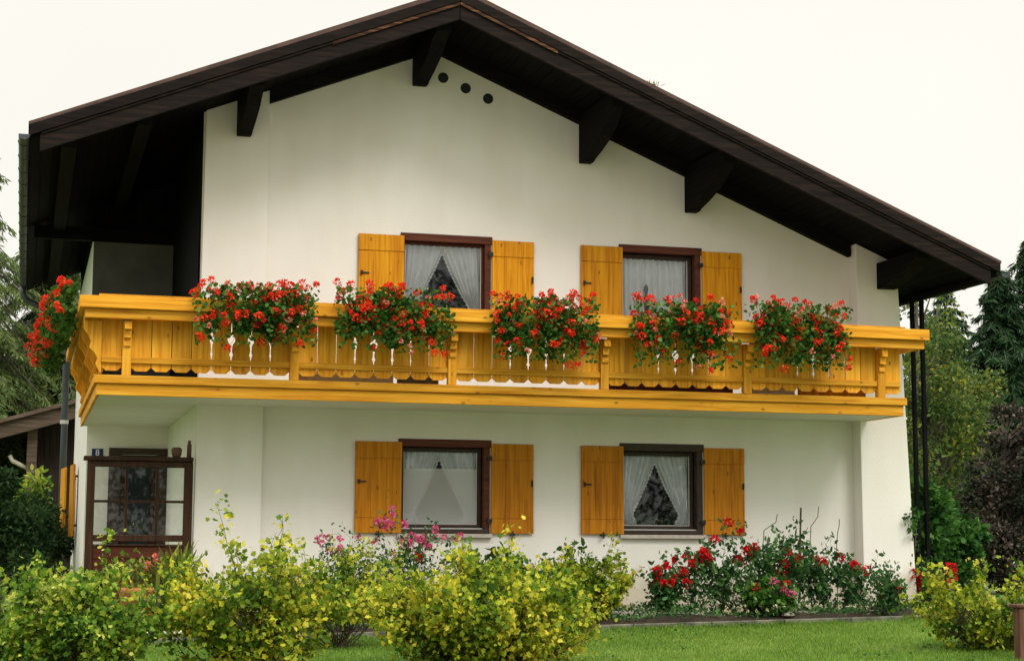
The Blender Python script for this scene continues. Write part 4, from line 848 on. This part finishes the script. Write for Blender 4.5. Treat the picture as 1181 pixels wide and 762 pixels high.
# hedge and shrubs left
mass('garden_shrub', 'large dark green shrub under the shed eave at the left edge', 'shrub', (-.4, 30, -.9), [(-.6, 30, .3, .75, .6, 1.0), (-.1, 29.6, -.1, .5, .5, .8), (-1.3, 30, .7, .7, .6, 1.0)], 9000, 'l_hedge', 'oval', (.06, .12), 90, (.16, .32), (-.5, 30, -.95, .05, 1.2))
mass('garden_shrub', 'green shrub beside the grey downpipe', 'shrub', (.35, 31.5, -.9), [(.15, 31.5, .15, .42, .5, .75), (.5, 32.3, .0, .3, .4, .7)], 3500, 'l_hedge', 'oval', (.06, .11), 50, (.13, .26), (.3, 31.6, -.95, .04, .8))
mass('garden_shrub', 'yellow green sapling in front of the shed wall', 'shrub', (.3, 35, -.9), [(.25, 35, .9, .25, .3, .6), (.35, 35, .3, .4, .4, .5)], 900, 'l_curg', 'oval', (.08, .16), 24, (.12, .25), (.3, 35, -.95, .03, 1.4))
mass('garden_shrub', 'dark leafy bush behind the shed eave, framed by its roof', 'shrub', (-1.2, 44, -.9), [(-1.3, 44.5, .9, 1.4, .8, 1.5), (-.3, 48, 1.2, .9, .8, 1.2)], 6000, 'l_climb', 'oval', (.1, .18), 60, (.25, .5), (-1.2, 44, -.95, .06, 1.8))
# woodland closing the view at both sides
def wood(name, label, x0, x1, y0, y1, h, n, k):
    cs = np.stack([rng.uniform(x0, x1, k), rng.uniform(y0, y1, k), ZG+rng.uniform(.1, 1, k)*h*rng.uniform(.6, 1, k)], 1); tr_ = rng.uniform(.8, 1.7, k); idx = rng.integers(0, k, n); d = dirs(n, .1)
    P = cs[idx]+d*tr_[idx][:, None]*rng.uniform(.3, 1.05, (n, 1)); leaves(name, P, d+rng.normal(size=d.shape)*.6, rng.uniform(.2, .42, n), 'oval', 'l_wood', kind='stuff', label=label, category='wood')
wood('wood', 'far dark wood behind the birches and spruces', 24, 46, 60, 70, 6.2, 26000, 170)
wood('wood', 'far green wood behind the shed at the left', -12, 6, 56, 64, 8.5, 26000, 170)
wood('wood', 'undergrowth below the birches right of the house', 17, 34, 42, 48, 2.8, 14000, 110)
wood('wood', 'tall wood across the road behind the viewer', -34, 40, -44, -34, 15, 60000, 420)  # out-of-view leaf mass, added to darken what the panes mirror
# hills far off keep the horizon closed
hb = MB(); k = 60; vs = []
for i in range(k+1):
    a_ = -1.2+2.4*i/k; R = 700; vs += [(R*math.sin(a_), R*math.cos(a_), -4), (1.25*R*math.sin(a_), 1.25*R*math.cos(a_), 9+6*math.sin(a_*7)+4*math.sin(a_*17))]
hb.poly(vs, [(2*i, 2*i+2, 2*i+3, 2*i+1) for i in range(k)]); hb.build('hills', 'ground', kind='structure')
# small weed growing on the roof verge
t = thing('roof_weed', 'tiny green weed growing on the right roof verge', 'weed', (7.95, 21.25, top(7.95)))
leaves('foliage', np.array([7.95, 21.25, top(7.95)+.02])+rng.normal(size=(26, 3))*[.05, .02, .01], dirs(26, 1.5), .09, 'strap', 'l_iris', t)
